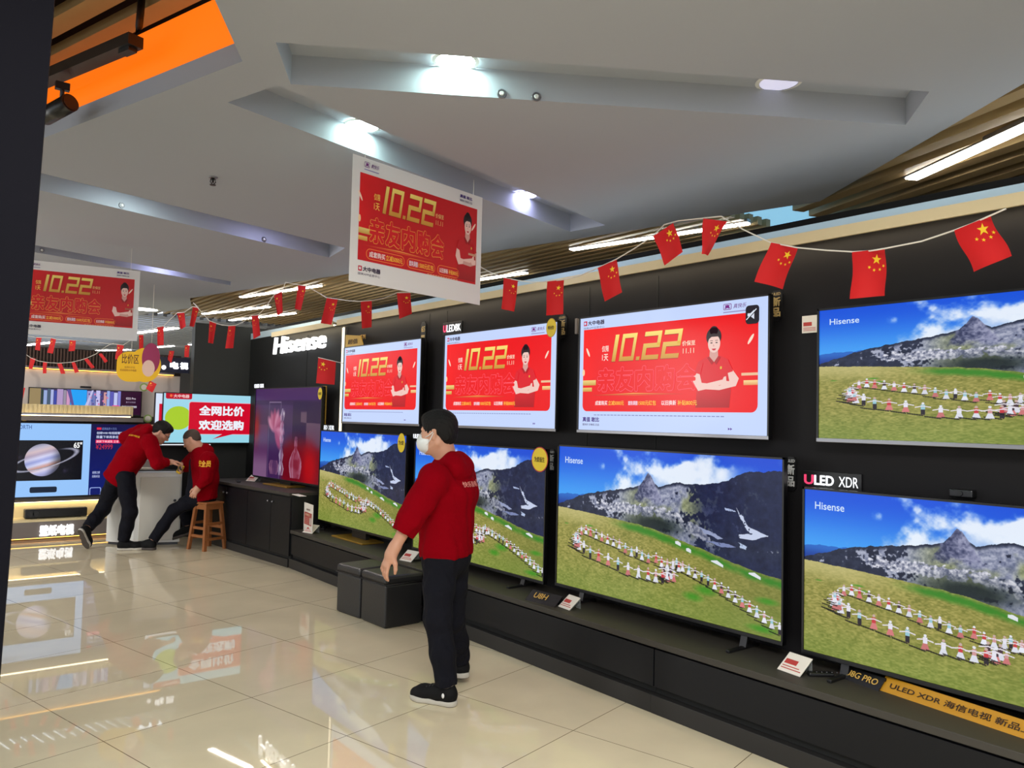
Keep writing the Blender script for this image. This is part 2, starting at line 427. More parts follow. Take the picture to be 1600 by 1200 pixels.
slats('trim_2', (0, 1), [grow(plane_thru(*bl, (5, 8)), .06), ((1, 0), XE), ((0, -1), -3.3), ((0, 1), 12.2), ((-1, 0), -2.97)], (4.0, 5), 0.105, 0.05, 0.06, ZC+.003, 4)
slats('trim_3', (0.339, 0.941), [grow(plane_thru(*br_, (5, 0)), .10), ((1, 0), XE+0.1), ((0, -1), 2.0), ((0, 1), 2.92)], (4.4, 1.5), 0.185, 0.09, 0.16, ZC+.003, 5)
slats('trim_4', (-0.235, 0.972), [((-1, 0), 4.0), ((1, 0), 6.5), ((0, -1), -12.55), ((0, 1), 21.5)], (2.0, 15), 0.13, 0.06, 0.05, ZC+.003, 14, 'cold_lit_slat')
slats('trim_5', (e1.x, e1.y), [plane_thru((wa.x, wa.y), (wb.x, wb.y), (wd.x, wd.y)), plane_thru((wa.x, wa.y), (wd.x, wd.y), (wb.x, wb.y)), ((-1, 0), 2.0), ((0, -1), -0.4), ((0, 1), 6.2)], (0.6, 4.0), 0.18, 0.095, 0.05, 3.345, 5)
# lit panels above the slats
lp = MB(); lp.box(3.7, 4.7, 6.6, 8.8, 3.22, 3.24)
lp.box(1.4, 3.6, 13.0, 19.5, 3.22, 3.24)
struct(lp.build('trim_6', mat('plenum_light_panel', rgb(220, 230, 240), 0.5, emit=(0.82, 0.9, 1.0), strength=2.6)))
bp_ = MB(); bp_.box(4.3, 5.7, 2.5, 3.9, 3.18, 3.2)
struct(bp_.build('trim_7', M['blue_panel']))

# ------------------------------------------------------------------ television wall, cove and end walls
XW = 3.80
w = MB()
w.box(XW, XW+0.1, -4.0, 7.62, 0, 2.56)
w.box(XW, XW+0.1, 7.62, 10.45, 0, 2.56, 1)
for y in (3.33, 3.95, 5.72, 6.0, 1.0, 8.6):        # panel joints, narrow raised beads
    w.box(XW-0.003, XW+0.001, y-0.004, y+0.004, 1.2, 2.5, 1)
w.box(XW-0.001, XW+0.1, -4.0, 10.45, 2.56, 2.64, 2)      # pale band above the cove
w.box(4.02, 4.06, -4.0, 10.45, 2.5, 2.738, 3)             # black back edge
struct(w.build('wall_right', [M['wall_grey'], M['wall_dark'], M['paleblue'], M['void']]))
c_ = MB()
for y0, y1 in ((-4.0, 7.58), (7.68, 9.35)):
    c_.box(3.66, 3.675, y0, y1, 2.51, 2.566); c_.box(3.675, XW, y0, y1, 2.552, 2.557)
struct(c_.build('trim_8', M['cream']))
COVE = mat('cove_led', rgb(255, 235, 190), 0.5, emit=(1, 0.86, 0.62), strength=17.0)
def led(name, label, p, q, wd, m, group=None, h=0.02):
    p, q = Vector(p), Vector(q); d = (q-p).normalized()
    if abs(d.z) > 0.9: s1, s2 = Vector((0, 1, 0)), Vector((1, 0, 0))
    else: s1 = Vector((d.y, -d.x, 0)).normalized(); s2 = Vector((0, 0, 1))
    c0 = (p+q)/2; p, q = p-c0, q-c0
    t = thing(name, label, 'light', c0, 0, group)
    mb = MB(); mb.prism([p-s1*wd/2, p+s1*wd/2, p+s1*wd/2+s2*h*0.4, p-s1*wd/2+s2*h*0.4], q-p); mb.build('diffuser', m, t)
    mb = MB(); mb.prism([p-s1*wd*0.6+s2*h*0.4-d*0.01, p+s1*wd*0.6+s2*h*0.4-d*0.01, p+s1*wd*0.6+s2*h*1.6-d*0.01, p-s1*wd*0.6+s2*h*1.6-d*0.01], q-p+d*0.02); mb.build('housing', M['silver'], t)
    return t
led('strip_light', 'vertical warm light strip on the wall edge beside the hanging red flag', (XW-0.04, 7.63, 1.2), (XW-0.04, 7.63, 2.50), 0.035, mat('upright_led', rgb(255, 240, 210), 0.5, emit=(1, 0.86, 0.62), strength=1.6), h=0.03)

led('strip_light', 'hidden warm strip tucked in the long cove above the poster screens', (3.72, -3.9, 2.532), (3.72, 7.5, 2.532), 0.03, COVE, h=0.012)
led('strip_light', 'hidden warm strip tucked in the short cove above the brand sign', (3.72, 7.75, 2.532), (3.72, 9.3, 2.532), 0.03, COVE, h=0.012)
UPL = mat('cove_uplight', rgb(225, 240, 255), 0.5, emit=(0.80, 0.91, 1.0), strength=6.5)
led('strip_light', 'cool strip lying on the long cove ledge, lighting the slats from below', (3.70, -3.9, 2.571), (3.70, 7.5, 2.571), 0.022, UPL, h=-0.008)
# end wall of the bay (dark) and the wall behind it
e = MB()
e.box(3.08, 4.02, 10.42, 10.55, 0, 2.72); e.box(2.70, 3.08, 10.44, 10.55, 0, 1.16, 1)
struct(e.build('wall_partition', [mat('partition_grey', rgb(56, 58, 57), 0.55, spec=0.15), M['wall_dark']]))
wb_ = MB()
Yb = 11.05
wb_.box(-3, 3.1, Yb, Yb+0.15, 0, 2.32)
rib = 0
for i in range(90):
    x = -0.2+i*0.036; wb_.box(x, x+0.018, Yb-0.02, Yb, 2.07, 2.31, 1)
wb_.box(-3, 3.09, Yb-0.02, Yb, 1.86, 2.045, 2)             # marble band
wb_.box(-3, 3.09, Yb-0.02, Yb, 1.50, 1.86, 2)
wb_.box(-3, 2.50, Yb-0.14, Yb-0.02, 1.50, 1.625, 3)        # cream lit panel
for i in range(60):
    x = -0.2+i*0.045; wb_.box(x, x+0.02, Yb-0.146, Yb-0.14, 1.51, 1.62, 3)
wb_.box(-3, 2.60, Yb-0.25, Yb, 1.43, 1.482, 4)             # grey shelf edge
wb_.box(-3, 2.60, Yb-0.06, Yb, 0.455, 0.50, 4)
wb_.box(-3, 2.60, Yb-0.02, Yb, 0.27, 0.455, 3)             # niche back
wb_.box(-3, 2.60, Yb-0.30, Yb, 0.245, 0.27, 3)
wb_.box(-3, 2.60, Yb-0.30, Yb, 0.065, 0.245, 4)
wb_.box(-3, 2.60, Yb-0.24, Yb, 0.0, 0.03, 4)
def marble():
    m = mat('pale_marble', rgb(200, 190, 186), 0.3); nt = m.node_tree; b = nt.nodes['Principled BSDF']
    tc = nt.nodes.new('ShaderNodeTexCoord'); wv = nt.nodes.new('ShaderNodeTexWave'); wv.inputs['Scale'].default_value = 1.1; wv.inputs['Distortion'].default_value = 9; wv.inputs['Detail'].default_value = 4
    cr = nt.nodes.new('ShaderNodeValToRGB'); cr.color_ramp.elements[0].color = (*rgb(186, 176, 172), 1); cr.color_ramp.elements[1].color = (*rgb(206, 196, 190), 1); cr.color_ramp.elements[1].position = 0.16
    nt.links.new(tc.outputs['Object'], wv.inputs['Vector']); nt.links.new(wv.outputs['Fac'], cr.inputs['Fac']); nt.links.new(cr.outputs['Color'], b.inputs['Base Color'])
    return m
M['shelf_grey'] = mat('grey_shelf', rgb(120, 112, 108), 0.45)
M['brown_rib'] = mat('brown_ribbed_panel', rgb(86, 66, 58), 0.6)
M['cream_rib'] = mat('cream_ribbed_panel', rgb(226, 208, 160), 0.6)
struct(wb_.build('wall_back', [mat('dark_brown_wall', rgb(52, 40, 38), 0.6), M['brown_rib'], marble(), M['cream_rib'], M['shelf_grey']]))
led('strip_light', 'warm light strip along the foot of the ribbed brown panel', (-1.0, Yb-0.035, 2.052), (3.0, Yb-0.035, 2.052), 0.02, M['orange_led'])
led('strip_light', 'pale warm light strip under the cream panel above the planet screen', (-0.8, Yb-0.235, 1.490), (2.45, Yb-0.235, 1.490), 0.02, mat('bright_warm_strip', rgb(255, 230, 170), 0.5, emit=(1.0, 0.82, 0.5), strength=9.0))
led('strip_light', 'warm light strip at the top of the soundbar niche', (-0.8, Yb-0.045, 0.452), (2.4, Yb-0.045, 0.452), 0.02, M['warm_strip'])
led('strip_light', 'orange light strip along the floor below the lit shelf lettering', (-0.8, Yb-0.27, 0.048), (2.5, Yb-0.27, 0.048), 0.02, M['orange_led'])
# far hall wall
fw_ = MB(); fw_.box(-7, 9, 22.0, 22.2, 0, 3.62); fw_.box(8.8, 9, -7, 22, 0, 3.62)
struct(fw_.build('wall_far', mat('far_hall_wall', rgb(92, 90, 92), 0.7)))

# dark leaning display edge at the left, close to the camera
pb = at(85, 0, 2.0); pq = at(1, 1040, 2.0); dd = (pq-pb)/(pb.z-pq.z)
pt = pb-dd*(3.0-pb.z)*1.0; pf = pb+dd*pb.z
rd = Vector((FW.x+RT.x*(45-800)/F_PX, FW.y+RT.y*(45-800)/F_PX, 0)).normalized(); ld = Vector((-rd.y, rd.x, 0))
pm = MB()
pm.prism([pf, pf+ld*0.9, Vector((0, 0, 0))+pt+ld*0.9, pt], rd*0.28)
struct(pm.build('wall_left', mat('navy_black_column', rgb(16, 16, 22), 0.7, spec=0.04)))

# ------------------------------------------------------------------ ceiling lamps and fittings
def downlight(label, p, r, m, ring=True):
    t = thing('downlight', label, 'light', p, 0, 'ceiling downlights')
    mb = MB(); mb.cone((0, 0, -0.004), (0, 0, 0.0), r, r, 40); mb.build('diffuser', m, t)
    if ring:
        mb = MB(); ri, ro = r*1.01, r*1.22
        pts = 40
        for k in range(pts):
            a, b = 2*math.pi*k/pts, 2*math.pi*(k+1)/pts
            mb.poly([(ri*math.cos(a), ri*math.sin(a), -0.006), (ro*math.cos(a), ro*math.sin(a), -0.002), (ro*math.cos(b), ro*math.sin(b), -0.002), (ri*math.cos(b), ri*math.sin(b), -0.006)])
        mb.build('trim_ring', M['white'], t, fix=False)
    return t
ZL = ZC+0.128
downlight('bright round downlight in the near ceiling slot, above the two chrome spots', on_z(712, 95, ZL), 0.085, M['disc'])
downlight('bright round downlight in the ceiling slot right above the hanging poster', on_z(566, 196, ZL), 0.085, M['disc'])
downlight('small bluish downlight in the ceiling slot to the right of the hanging poster', on_z(820, 304, ZL), 0.08, M['disc_blue'])
downlight('dim round downlight at the right end of the near ceiling slot', on_z(1217, 128, ZL), 0.085, M['lamp_off'])
downlight('round white downlight beyond the hanging poster on the left', on_z(226, 483, ZC), 0.17, mat('large_disc', rgb(255, 255, 255), 0.5, emit=(1, 0.98, 0.93), strength=14))
downlight('downlight tucked in the ceiling slot above the left hanging poster', Vector((1.36, 5.79, ZL)), 0.085, mat('bright_disc', rgb(255, 255, 255), 0.5, emit=(0.82, 1.0, 0.94), strength=60))
downlight('bluish downlight tucked at the right end of the slot behind the hanging poster', Vector((2.45, 6.09, ZL)), 0.085, M['disc_blue'])
downlight('bluish downlight tucked in the farthest ceiling slot', Vector((2.23, 8.48, ZL)), 0.085, M['disc_blue'])
LG = 'linear lights in the slatted ceiling'
for lab, a, b, wd, m in [
    ('bright linear light in the slats nearest the right edge of the photo', (1424, 281), (1660, 174), 0.075, M['lamp']),
    ('long linear light in the slats behind two red flags above the large poster screen', (893, 391), (1169, 350), 0.06, M['lamp']),
    ('linear light in the slats just right of the hanging poster', (690, 446), (822, 427), 0.06, M['lamp']),
    ('linear light in the slats left of the hanging poster, highest of three', (377, 465), (500, 447), 0.06, M['lamp']),
    ('linear light in the slats over the dark end wall, middle of three', (318, 491), (420, 480), 0.06, M['lamp']),
    ('linear light in the slats over the brand sign, lowest of three', (360, 501), (460, 490), 0.06, M['lamp']),
    ('distant linear light right of the left hanging poster', (212, 521), (275, 513), 0.11, M['lamp']),
    ('distant linear light right of the yellow round sign', (243, 543), (270, 541), 0.09, M['lamp']),
    ('distant linear light at the edge of the dark end wall', (297, 539), (309, 538), 0.09, M['lamp']),
    ('distant linear light below the left hanging poster beside the dark column', (38, 540), (80, 535.5), 0.12, M['lamp']),
    ('distant linear light below the left hanging poster near the yellow round sign', (148, 548.5), (202, 547), 0.10, M['lamp'])]:
    led('linear_light', lab, on_z(*a, ZC-0.012), on_z(*b, ZC-0.012), wd, m, LG, h=0.02)

def disc_fit(label, p, n, r):
    t = thing('recessed_spotlight', label, 'spotlight', p, 0, 'small ceiling spots')
    q = Vector(n).to_track_quat('Z', 'Y').to_matrix().to_4x4()
    mb = MB(); mb.cone((0, 0, 0), (0, 0, 0.006), r, r*0.92, 28); mb.bm.transform(q); mb.build('rim', M['silver'], t)
    mb = MB(); mb.cone((0, 0, 0.006), (0, 0, 0.012), r*0.5, r*0.35, 20); mb.bm.transform(q); mb.build('lens', M['white'], t)
def coffer_wall_pt(c, px, py, out=0.002):    # point on the far side wall of a slot
    p, q = Vector((*c[3], 0)), Vector((*c[2], 0)); e = (q-p).normalized(); n = Vector((e.y, -e.x, 0))
    r = FW + RT*((px-800)/F_PX) - UP*((py-600)/F_PX)
    t = (p-CAM).dot(n)/r.dot(n); P = CAM+r*t
    cc = Vector(((c[0][0]+c[2][0])/2, (c[0][1]+c[2][1])/2, 0))
    if n.dot(cc-p) < 0: n = -n
    return P+n*out, n
for lab, c, px, py, r in [('chrome spot in the near ceiling slot, left one of two', coffers[0], 784, 147, 0.022), ('chrome spot in the near ceiling slot, right one of two', coffers[0], 838, 152, 0.022),
                          ('faint chrome spot in the lit ceiling slot above the left hanging poster', coffers[2], 190, 321, 0.022), ('dark spot at the right end of the slot behind the hanging poster', coffers[2], 412, 374, 0.022),
                          ('chrome spot in the farthest ceiling slot beside the dark column', coffers[3], 65, 391, 0.022)]:
    P, n = coffer_wall_pt(c, px, py); disc_fit(lab, P, n, r)
sp = thing('sprinkler_head', 'small dark sprinkler head on the white ceiling beside the orange recess', 'sprinkler', on_z(333, 277, ZC))
mb = MB(); mb.cone((0, 0, -0.006), (0, 0, 0), 0.024, 0.028, 20); mb.build('escutcheon', M['silver'], sp)
mb = MB(); mb.cone((0, 0, -0.034), (0, 0, -0.006), 0.006, 0.010, 12); mb.tube([(0.012, 0, -0.01), (0.016, 0, -0.03), (0, 0, -0.045)], 0.003); mb.tube([(-0.012, 0, -0.01), (-0.016, 0, -0.03), (0, 0, -0.045)], 0.003); mb.build('frame', M['metal_dark'], sp)
mb = MB(); mb.cone((0, 0, -0.049), (0, 0, -0.045), 0.018, 0.018, 14); mb.build('deflector', M['metal_dark'], sp)

# track lighting in the orange well
def px_line(p, q, d0, d1): return at(*p, d0), at(*q, d1)
a, b = on_z(78, 128, 3.16), on_z(212, 72, 3.16)
tr = thing('track_rail', 'black track rail with square driver box under the orange ceiling recess', 'track light', (a+b)/2)
d_ = (b-a).normalized(); s_ = Vector((d_.y, -d_.x, 0)).normalized()
mb = MB(); A, B = a-(a+b)/2-d_*0.7, b-(a+b)/2
mb.prism([A-s_*0.035, A+s_*0.035, A+s_*0.035+Vector((0, 0, 0.05)), A-s_*0.035+Vector((0, 0, 0.05))], B-A); mb.build('rail', M['tag_black'], tr)
mb = MB(); Cx = B-d_*0.10
mb.prism([Cx-s_*0.02, Cx+s_*0.02, Cx+s_*0.02+Vector((0, 0, 0.02)), Cx-s_*0.02+Vector((0, 0, 0.02))], d_*0.08); mb.bm.transform(Matrix.Translation((0, 0, -0.018))); mb.build('end_cap', M['metal_dark'], tr)
mb = MB(); mb.tube([B-d_*0.02+Vector((0, 0, 0.03)), B+d_*0.02+Vector((0, 0, 0.08)), B+d_*0.03+Vector((0, 0, 0.2))], 0.016); mb.build('hanger', M['tag_black'], tr)
hp = at(96, 168, (a-CAM).dot(FW)*0.98)
so = thing('track_spotlight', 'black cylinder spotlight hanging from the track by the dark column', 'spotlight', hp)
ax = (at(118, 166, (hp-CAM).dot(FW)-0.05)-at(74, 190, (hp-CAM).dot(FW)+0.05)).normalized()
mb = MB(); mb.cone(-ax*0.13, ax*0.07, 0.042, 0.042, 28); mb.build('barrel', M['tag_black'], so)
mb = MB(); mb.cone(ax*0.07, ax*0.074, 0.034, 0.036, 28); mb.build('lens', M['metal_dark'], so)
mb = MB(); mb.tube([(0, 0, 0.03), (0, 0, 0.09), (0.0, 0.0, 0.10)], 0.010); mb.box(-0.03, 0.03, -0.015, 0.015, 0.085, 0.12); mb.build('stem', M['tag_black'], so)

# ------------------------------------------------------------------ moving pictures on the screens, painted with numpy
rng = np.random.default_rng(7)
def fbm(h, w, base=4, octs=5, seed=0, asp=None):
    g = np.random.default_rng(seed); out = np.zeros((h, w)); amp = 1.0; tot = 0
    for o in range(octs):
        n = base*2**o; ny = max(2, int(n*(asp or h/w))+2); G = g.random((ny+1, n+2))
        y = np.linspace(0, ny-1e-3, h); x = np.linspace(0, n-1e-3, w)
        yi, xi = y.astype(int), x.astype(int); fy, fx = (y-yi)[:, None], (x-xi)[None]
        fy, fx = fy*fy*(3-2*fy), fx*fx*(3-2*fx)
        v = (G[yi][:, xi]*(1-fx)+G[yi][:, xi+1]*fx)*(1-fy)+(G[yi+1][:, xi]*(1-fx)+G[yi+1][:, xi+1]*fx)*fy
        out += v*amp; tot += amp; amp *= 0.5
    return out/tot
def lerp(a, b, t): return a+(b-a)*t
def col(*c): return np.array(c, float)/255
def sm(x, a, b): t = np.clip((x-a)/(b-a), 0, 1); return t*t*(3-2*t)

def paint_landscape(w=880, h=496):
    v, u = np.mgrid[0:h, 0:w]; u = u/(w-1); v = v/(h-1); U = u[0]
    img = np.zeros((h, w, 3))
    img[:] = lerp(col(16, 82, 218), col(66, 160, 244), sm(v, 0.0, 0.38)[..., None])
    img = lerp(img, col(24, 70, 205), (sm(u, 0.45, 1.0)*(1-sm(v, 0.0, 0.2))*0.7)[..., None])
    n1 = fbm(h, w, 7, 6, 3); n2 = fbm(h, w, 14, 5, 9); n3 = fbm(h, w, 60, 3, 11)
    line = np.interp(U, [0, .12, .2, .35, .5, .62, .75, .82, 1], [.36, .30, .245, .19, .11, .04, .0, .10, .12])
    c = sm(n1*0.62+n2*0.38+(v-line)*1.0, 0.42, 0.56)*(1-sm(u, 0.78, 0.86)*0.85)
    c *= sm(u, 0.06, 0.22)
    shade = lerp(col(150, 182, 232), col(238, 244, 252), sm(n2*0.7+n1*0.5, 0.42, 0.72)[..., None])
    img = lerp(img, shade, (c*0.95)[..., None])
    far = np.interp(U, [0, .06, .12, .2, .3, .4], [.345, .335, .34, .32, .33, .4])+(fbm(2, w, 30, 4, 5)[0]-.5)*.02
    img = np.where((v > far)[..., None], lerp(col(40, 104, 196), col(22, 60, 150), sm(v, .34, .42)[..., None]), img)
    r = np.interp(U, [0, .06, .136, .22, .305, .36, .40, .43, .452, .466, .48, .497, .515, .55, .594, .66, .74, .805, .856, .91, 1], [.42, .385, .335, .30, .275, .258, .245, .225, .178, .14, .158, .20, .225, .205, .185, .19, .17, .145, .09, .078, .07])
    r = r+(fbm(2, w, 60, 4, 21)[0]-.5)*.016
    d = v-r
    ridge = lambda base, o, sd: 1-np.abs(2*fbm(h, w, base, o, sd)-1)
    uu = u+.25*v; q1 = ridge(10, 6, 81); q2 = ridge(26, 5, 82); q3 = fbm(h, w, 120, 4, 83); q4 = ridge(50, 4, 85)
    rock = lerp(col(14, 20, 42), col(52, 60, 84), (q2*.6+q3*.5-.15)[..., None])
    tex = q1*.42+q2*.30+q3*.34+q4*.24
    lit = sm(tex+.34*np.exp(-((u-.47)/.17)**2)-.5*np.maximum(u-.64, 0)-.10*(u < .2), .94, 1.00)*sm(d, .004, .03)
    green = sm(fbm(h, w, 9, 4, 31), .42, .6)*sm(u, .30, .45)
    rocklit = lerp(lerp(col(100, 108, 138), col(178, 182, 202), (q3*1.6+q4*.8-.85)[..., None].clip(0, 1)), lerp(col(104, 112, 62), col(176, 182, 116), q3[..., None]), (green*.75)[..., None])
    rock = lerp(rock, rocklit, (lit*.95)[..., None])
    cl = np.interp(U, [0, .15, .25, .40, .50, .60, .70, .76], [.40, .40, .385, .40, .385, .41, .48, .53])
    band = np.exp(-((v-cl)/.05)**2)*sm(u, .16, .26)*(1-sm(u, .70, .78))
    rock = lerp(rock, lerp(col(92, 98, 124), col(222, 222, 232), (q3*2.2+q4*.6-1.0)[..., None].clip(0, 1)), sm(band*.40+tex*.75, .93, .99)[..., None])
    far_d = sm(u, .62, .74)*(1-.6*np.exp(-((v-cl)/.06)**2)); rock = lerp(rock, lerp(col(10, 18, 48), col(34, 44, 84), (q2*.7+q3*.4-.2)[..., None].clip(0, 1)), (far_d*.85)[..., None])
    peak = sm(1-np.abs(u-.468+.03*(q3-.5))/(.012+.36*np.maximum(v-.13, 0)), 0, .25)*(1-sm(v+.05*(q3-.5), .29, .35))
    strata = ridge(60, 3, 84); st = np.clip(.36+1.1*(strata-.62)+.9*(q3-.5)-.30*np.tanh((.468-u)*60), 0, 1)
    rock = lerp(rock, lerp(col(44, 50, 86), col(150, 152, 182), st[..., None]), (peak*.9)[..., None])
    def blob(pts, colr):
        nonlocal rock
        x, y = u+.02*(n3-.5), v+.02*(n2-.5); n = len(pts); inside = np.zeros((h, w), bool); j = n-1
        for i in range(n):
            xi, yi = pts[i]; xj, yj = pts[j]
            inside ^= ((yi > y) != (yj > y)) & (x < (xj-xi)*(y-yi)/((yj-yi) or 1e-9)+xi)
            j = i
        rock = np.where((inside & (q3 < .72))[..., None], colr, rock)
    blob([(.835, .30), (.85, .33), (.88, .40), (.955, .435), (.90, .47), (.855, .475), (.85, .455), (.885, .44), (.865, .40)], col(196, 206, 232))
    blob([(.79, .30), (.825, .315), (.83, .325), (.80, .318)], col(170, 184, 220))
    blob([(.845, .50), (.875, .515), (.872, .535), (.852, .53)], col(180, 196, 226))
    blob([(.69, .44), (.74, .46), (.79, .49), (.77, .50), (.71, .47)], col(150, 160, 196))
    blob([(.72, .52), (.80, .515), (.84, .53), (.78, .54)], col(120, 132, 176))
    dark = np.exp(-(((u-.50)/.12)**2+((v-.47)/.06)**2))
    rock = lerp(rock, col(18, 30, 34), np.clip(dark*1.1, 0, .9)[..., None])
    img = np.where((d > 0)[..., None], rock, img)
    g = np.interp(U, [0, .14, .263, .407, .5, .6, .7, .815, .9, 1], [.44, .452, .465, .48, .50, .535, .57, .615, .645, .665])+(fbm(2, w, 40, 3, 41)[0]-.5)*.008
    dg = v-g
    streak = fbm(h, w, 110, 2, 51, asp=1.3)
    gr = lerp(col(112, 116, 46), col(176, 166, 92), (0.5*fbm(h, w, 30, 4, 52)+1.2*streak-.36).clip(0, 1)[..., None])
    gr = lerp(gr, col(196, 186, 124), ((1-sm(dg, 0, .16))*(1-sm(u, .1, .4))*.8)[..., None])
    gr = lerp(gr, col(104, 112, 46), (sm(u, .4, 1)*.45)[..., None]); gr = lerp(gr, col(110, 150, 60), (sm(v, .7, 1)*.35)[..., None])
    gb = np.clip(1-np.abs(dg-.03)/.035, 0, 1)*sm(u, .26, .42)
    gr = lerp(gr, col(48, 128, 30), np.clip(gb*(0.5+fbm(h, w, 26, 3, 53)), 0, .9)[..., None])
    for cu, cv, ru, rv in ((.72, .815, .045, .03), (.67, .87, .04, .026), (.95, .80, .04, .02), (.93, .96, .05, .02), (.18, .545, .02, .006), (.20, .57, .014, .005), (.05, .555, .012, .004)):
        gr = lerp(gr, col(54, 142, 26), (np.clip(1.3-np.hypot((u-cu)/ru, (v-cv)/rv), 0, 1)*.8)[..., None])
    img = np.where((dg > 0)[..., None], gr, img)
    # the ring of dancers
    def stamp(cu, cv, s, k):
        g_ = np.random.default_rng(k); pick = g_.random()
        dress = col(228, 230, 242) if pick < .62 else (col(44, 38, 48) if pick < .80 else col(206, 120, 120))
        vest = [col(226, 226, 238), col(196, 60, 66), col(70, 50, 60), col(150, 196, 210), col(204, 150, 150)][int(g_.random()*5)]
        x = (u-cu)/(s*.5625); t = (cv-v)/s
        sh = (np.abs(x+.42+.5*t) < .42) & (np.abs(t+.02+.16*x) < .05); img[sh] = img[sh]*.32
        wide = .10+.16*(1-np.clip(t/.48, 0, 1)) if pick < .62 or pick >= .80 else .12
        img[(t > .07) & (t < .5) & (np.abs(x) < wide)] = dress*(.92+.1*g_.random())
        img[(t >= .44) & (t < .80) & (np.abs(x) < .115)] = vest
        img[(np.abs(t-.70+.22*np.abs(x)) < .035) & (np.abs(x) < .46)] = col(226, 220, 228)
        img[np.hypot(x, (t-.90)) < .085] = col(196, 168, 160) if g_.random() < .5 else col(226, 228, 236)
        img[(t > 0) & (t < .07) & (np.abs(np.abs(x)-.06) < .04)] = col(70, 50, 52)
    up = [(.098, .70), (.115, .66), (.135, .625), (.16, .615), (.185, .622), (.215, .632), (.245, .642), (.275, .652), (.305, .66), (.335, .67), (.365, .69), (.395, .705), (.42, .70), (.445, .715), (.475, .725), (.51, .715), (.535, .735), (.56, .74), (.585, .735), (.61, .742)]
    tail = [(.60+.0262*i, .725+.0103*i+.0004*i*i) for i in range(16)]
    low = [(.105, .725), (.125, .735), (.15, .748), (.185, .775), (.23, .785), (.28, .80), (.33, .815), (.38, .835), (.43, .84), (.475, .84), (.51, .84), (.54, .835), (.565, .82), (.575, .80), (.545, .80)]
    allp = [(a, b, .072) for a, b in up+tail]+[(a, b, .092) for a, b in low]
    for i, (a, b, s) in enumerate(sorted(allp, key=lambda q: q[1])): stamp(a, b, s, i*7+3)
    for a, b in ((.115, .69), (.105, .675), (.12, .715), (.56, .81), (.59, .81)): stamp(a, b, .075, int(a*900))
    # pale tents at the edge of the meadow
    for cu, cv, ru in ((.605, .56, .012), (.65, .592, .010), (.765, .635, .024), (.905, .665, .022)):
        m_ = (np.abs(u-cu) < ru) & (v < cv+.012+(u-cu)*.5) & (v > cv-.012+np.abs(u-cu)*.6+(u-cu)*.3); img[m_] = col(222, 226, 232)
    return np.clip(img, 0, 1)

def paint_perfume(w=320, h=180):
    v, u = np.mgrid[0:h, 0:w]; u = u/(w-1); v = v/(h-1)
    n = fbm(h, w, 6, 5, 61); n2 = fbm(h, w, 16, 4, 62)
    img = lerp(col(46, 18, 64), col(66, 30, 88), n[..., None])
    def over(c, a):
        nonlocal img
        img = lerp(img, c, np.clip(a, 0, 1)[..., None])
    over(col(74, 34, 100), (v < .13)*1.0); over(col(104, 70, 120), sm(v, .18, .19)*(u < .60)*.35)
    over(col(40, 14, 60), (u > .60)*sm(v, .14, .16)*.7)
    over(col(150, 126, 134), sm(v, .24, .27)*(1-sm(v, .33+.05*u, .37))*(u > .72)*.6)
    over(col(110, 62, 108), (u < .22)*sm(v, .40, .42)*.75)
    over(col(190, 160, 190), (u < .22)*sm(v, .66, .9)*.5)
    over(col(150, 20, 40), np.exp(-((u-.03)/.05)**2-((v-.45)/.16)**2)*1.1)
    over(col(120, 8, 30), sm(v, .52+.10*np.sin(u*7), .72)*sm(u, .42, .52)*(.85+.6*n2))
    over(col(188, 6, 22), np.exp(-((u-.86)/.10)**2-((v-.85)/.22)**2)*1.2)
    for k in range(9):                              # petals of the pink flower
        a = -2.5+k*.42; cx, cy = .335+.075*math.cos(a), .48+.13*math.sin(a)
        dx, dy = u-cx, v-cy; e = (dx*math.cos(a)+dy*math.sin(a)*.56)/.075; q = (-dx*math.sin(a)+dy*.56*math.cos(a))/.032
        over(lerp(col(226, 150, 186), col(180, 84, 130), ((k % 3)/2)), 1.25-(e*e+q*q))
    over(col(190, 170, 200), ((np.abs(u-.235) < .003) | (np.abs(u-.42) < .003))*(v > .15)*.7)
    over(col(190, 170, 200), (np.abs(v-.155) < .006)*(u > .235)*(u < .42)*.7)
    def glass(cx, y0, y1, prof, c):
        t = np.clip((v-y0)/(y1-y0), 0, 1); r = np.interp(t.ravel(), np.linspace(0, 1, len(prof)), prof).reshape(v.shape)
        ins = (np.abs(u-cx) < r)*(v > y0)*(v < y1); x = (u-cx)/np.maximum(r, 1e-4)
        over(c, ins*(.25+.65*np.abs(x)**4+.3*(np.abs(x+.45) < .12)+.25*sm(n2, .5, .7)))
    glass(.445, .22, .36, [.004, .018, .03, .02], col(224, 212, 236))
    glass(.445, .36, .50, [.008, .022, .03, .012], col(214, 200, 230)); glass(.445, .50, .66, [.012, .03, .016, .01], col(220, 206, 232))
    glass(.445, .66, .96, [.012, .034, .02, .045, .03], col(222, 206, 230)); glass(.335, .80, .96, [.05, .075, .07, .05], col(170, 120, 150))
    glass(.66, .52, .97, [.012, .02, .016, .055, .085, .09, .08, .065], col(206, 150, 176))
    over(col(250, 240, 250), np.exp(-((u-.44)/.012)**2-((v-.88)/.05)**2)); over(col(250, 236, 246), np.exp(-((u-.47)/.01)**2-((v-.28)/.03)**2))
    return np.clip((img-img.mean(2, keepdims=True))*1.15*.82+img.mean(2, keepdims=True)*.80, 0, 1)

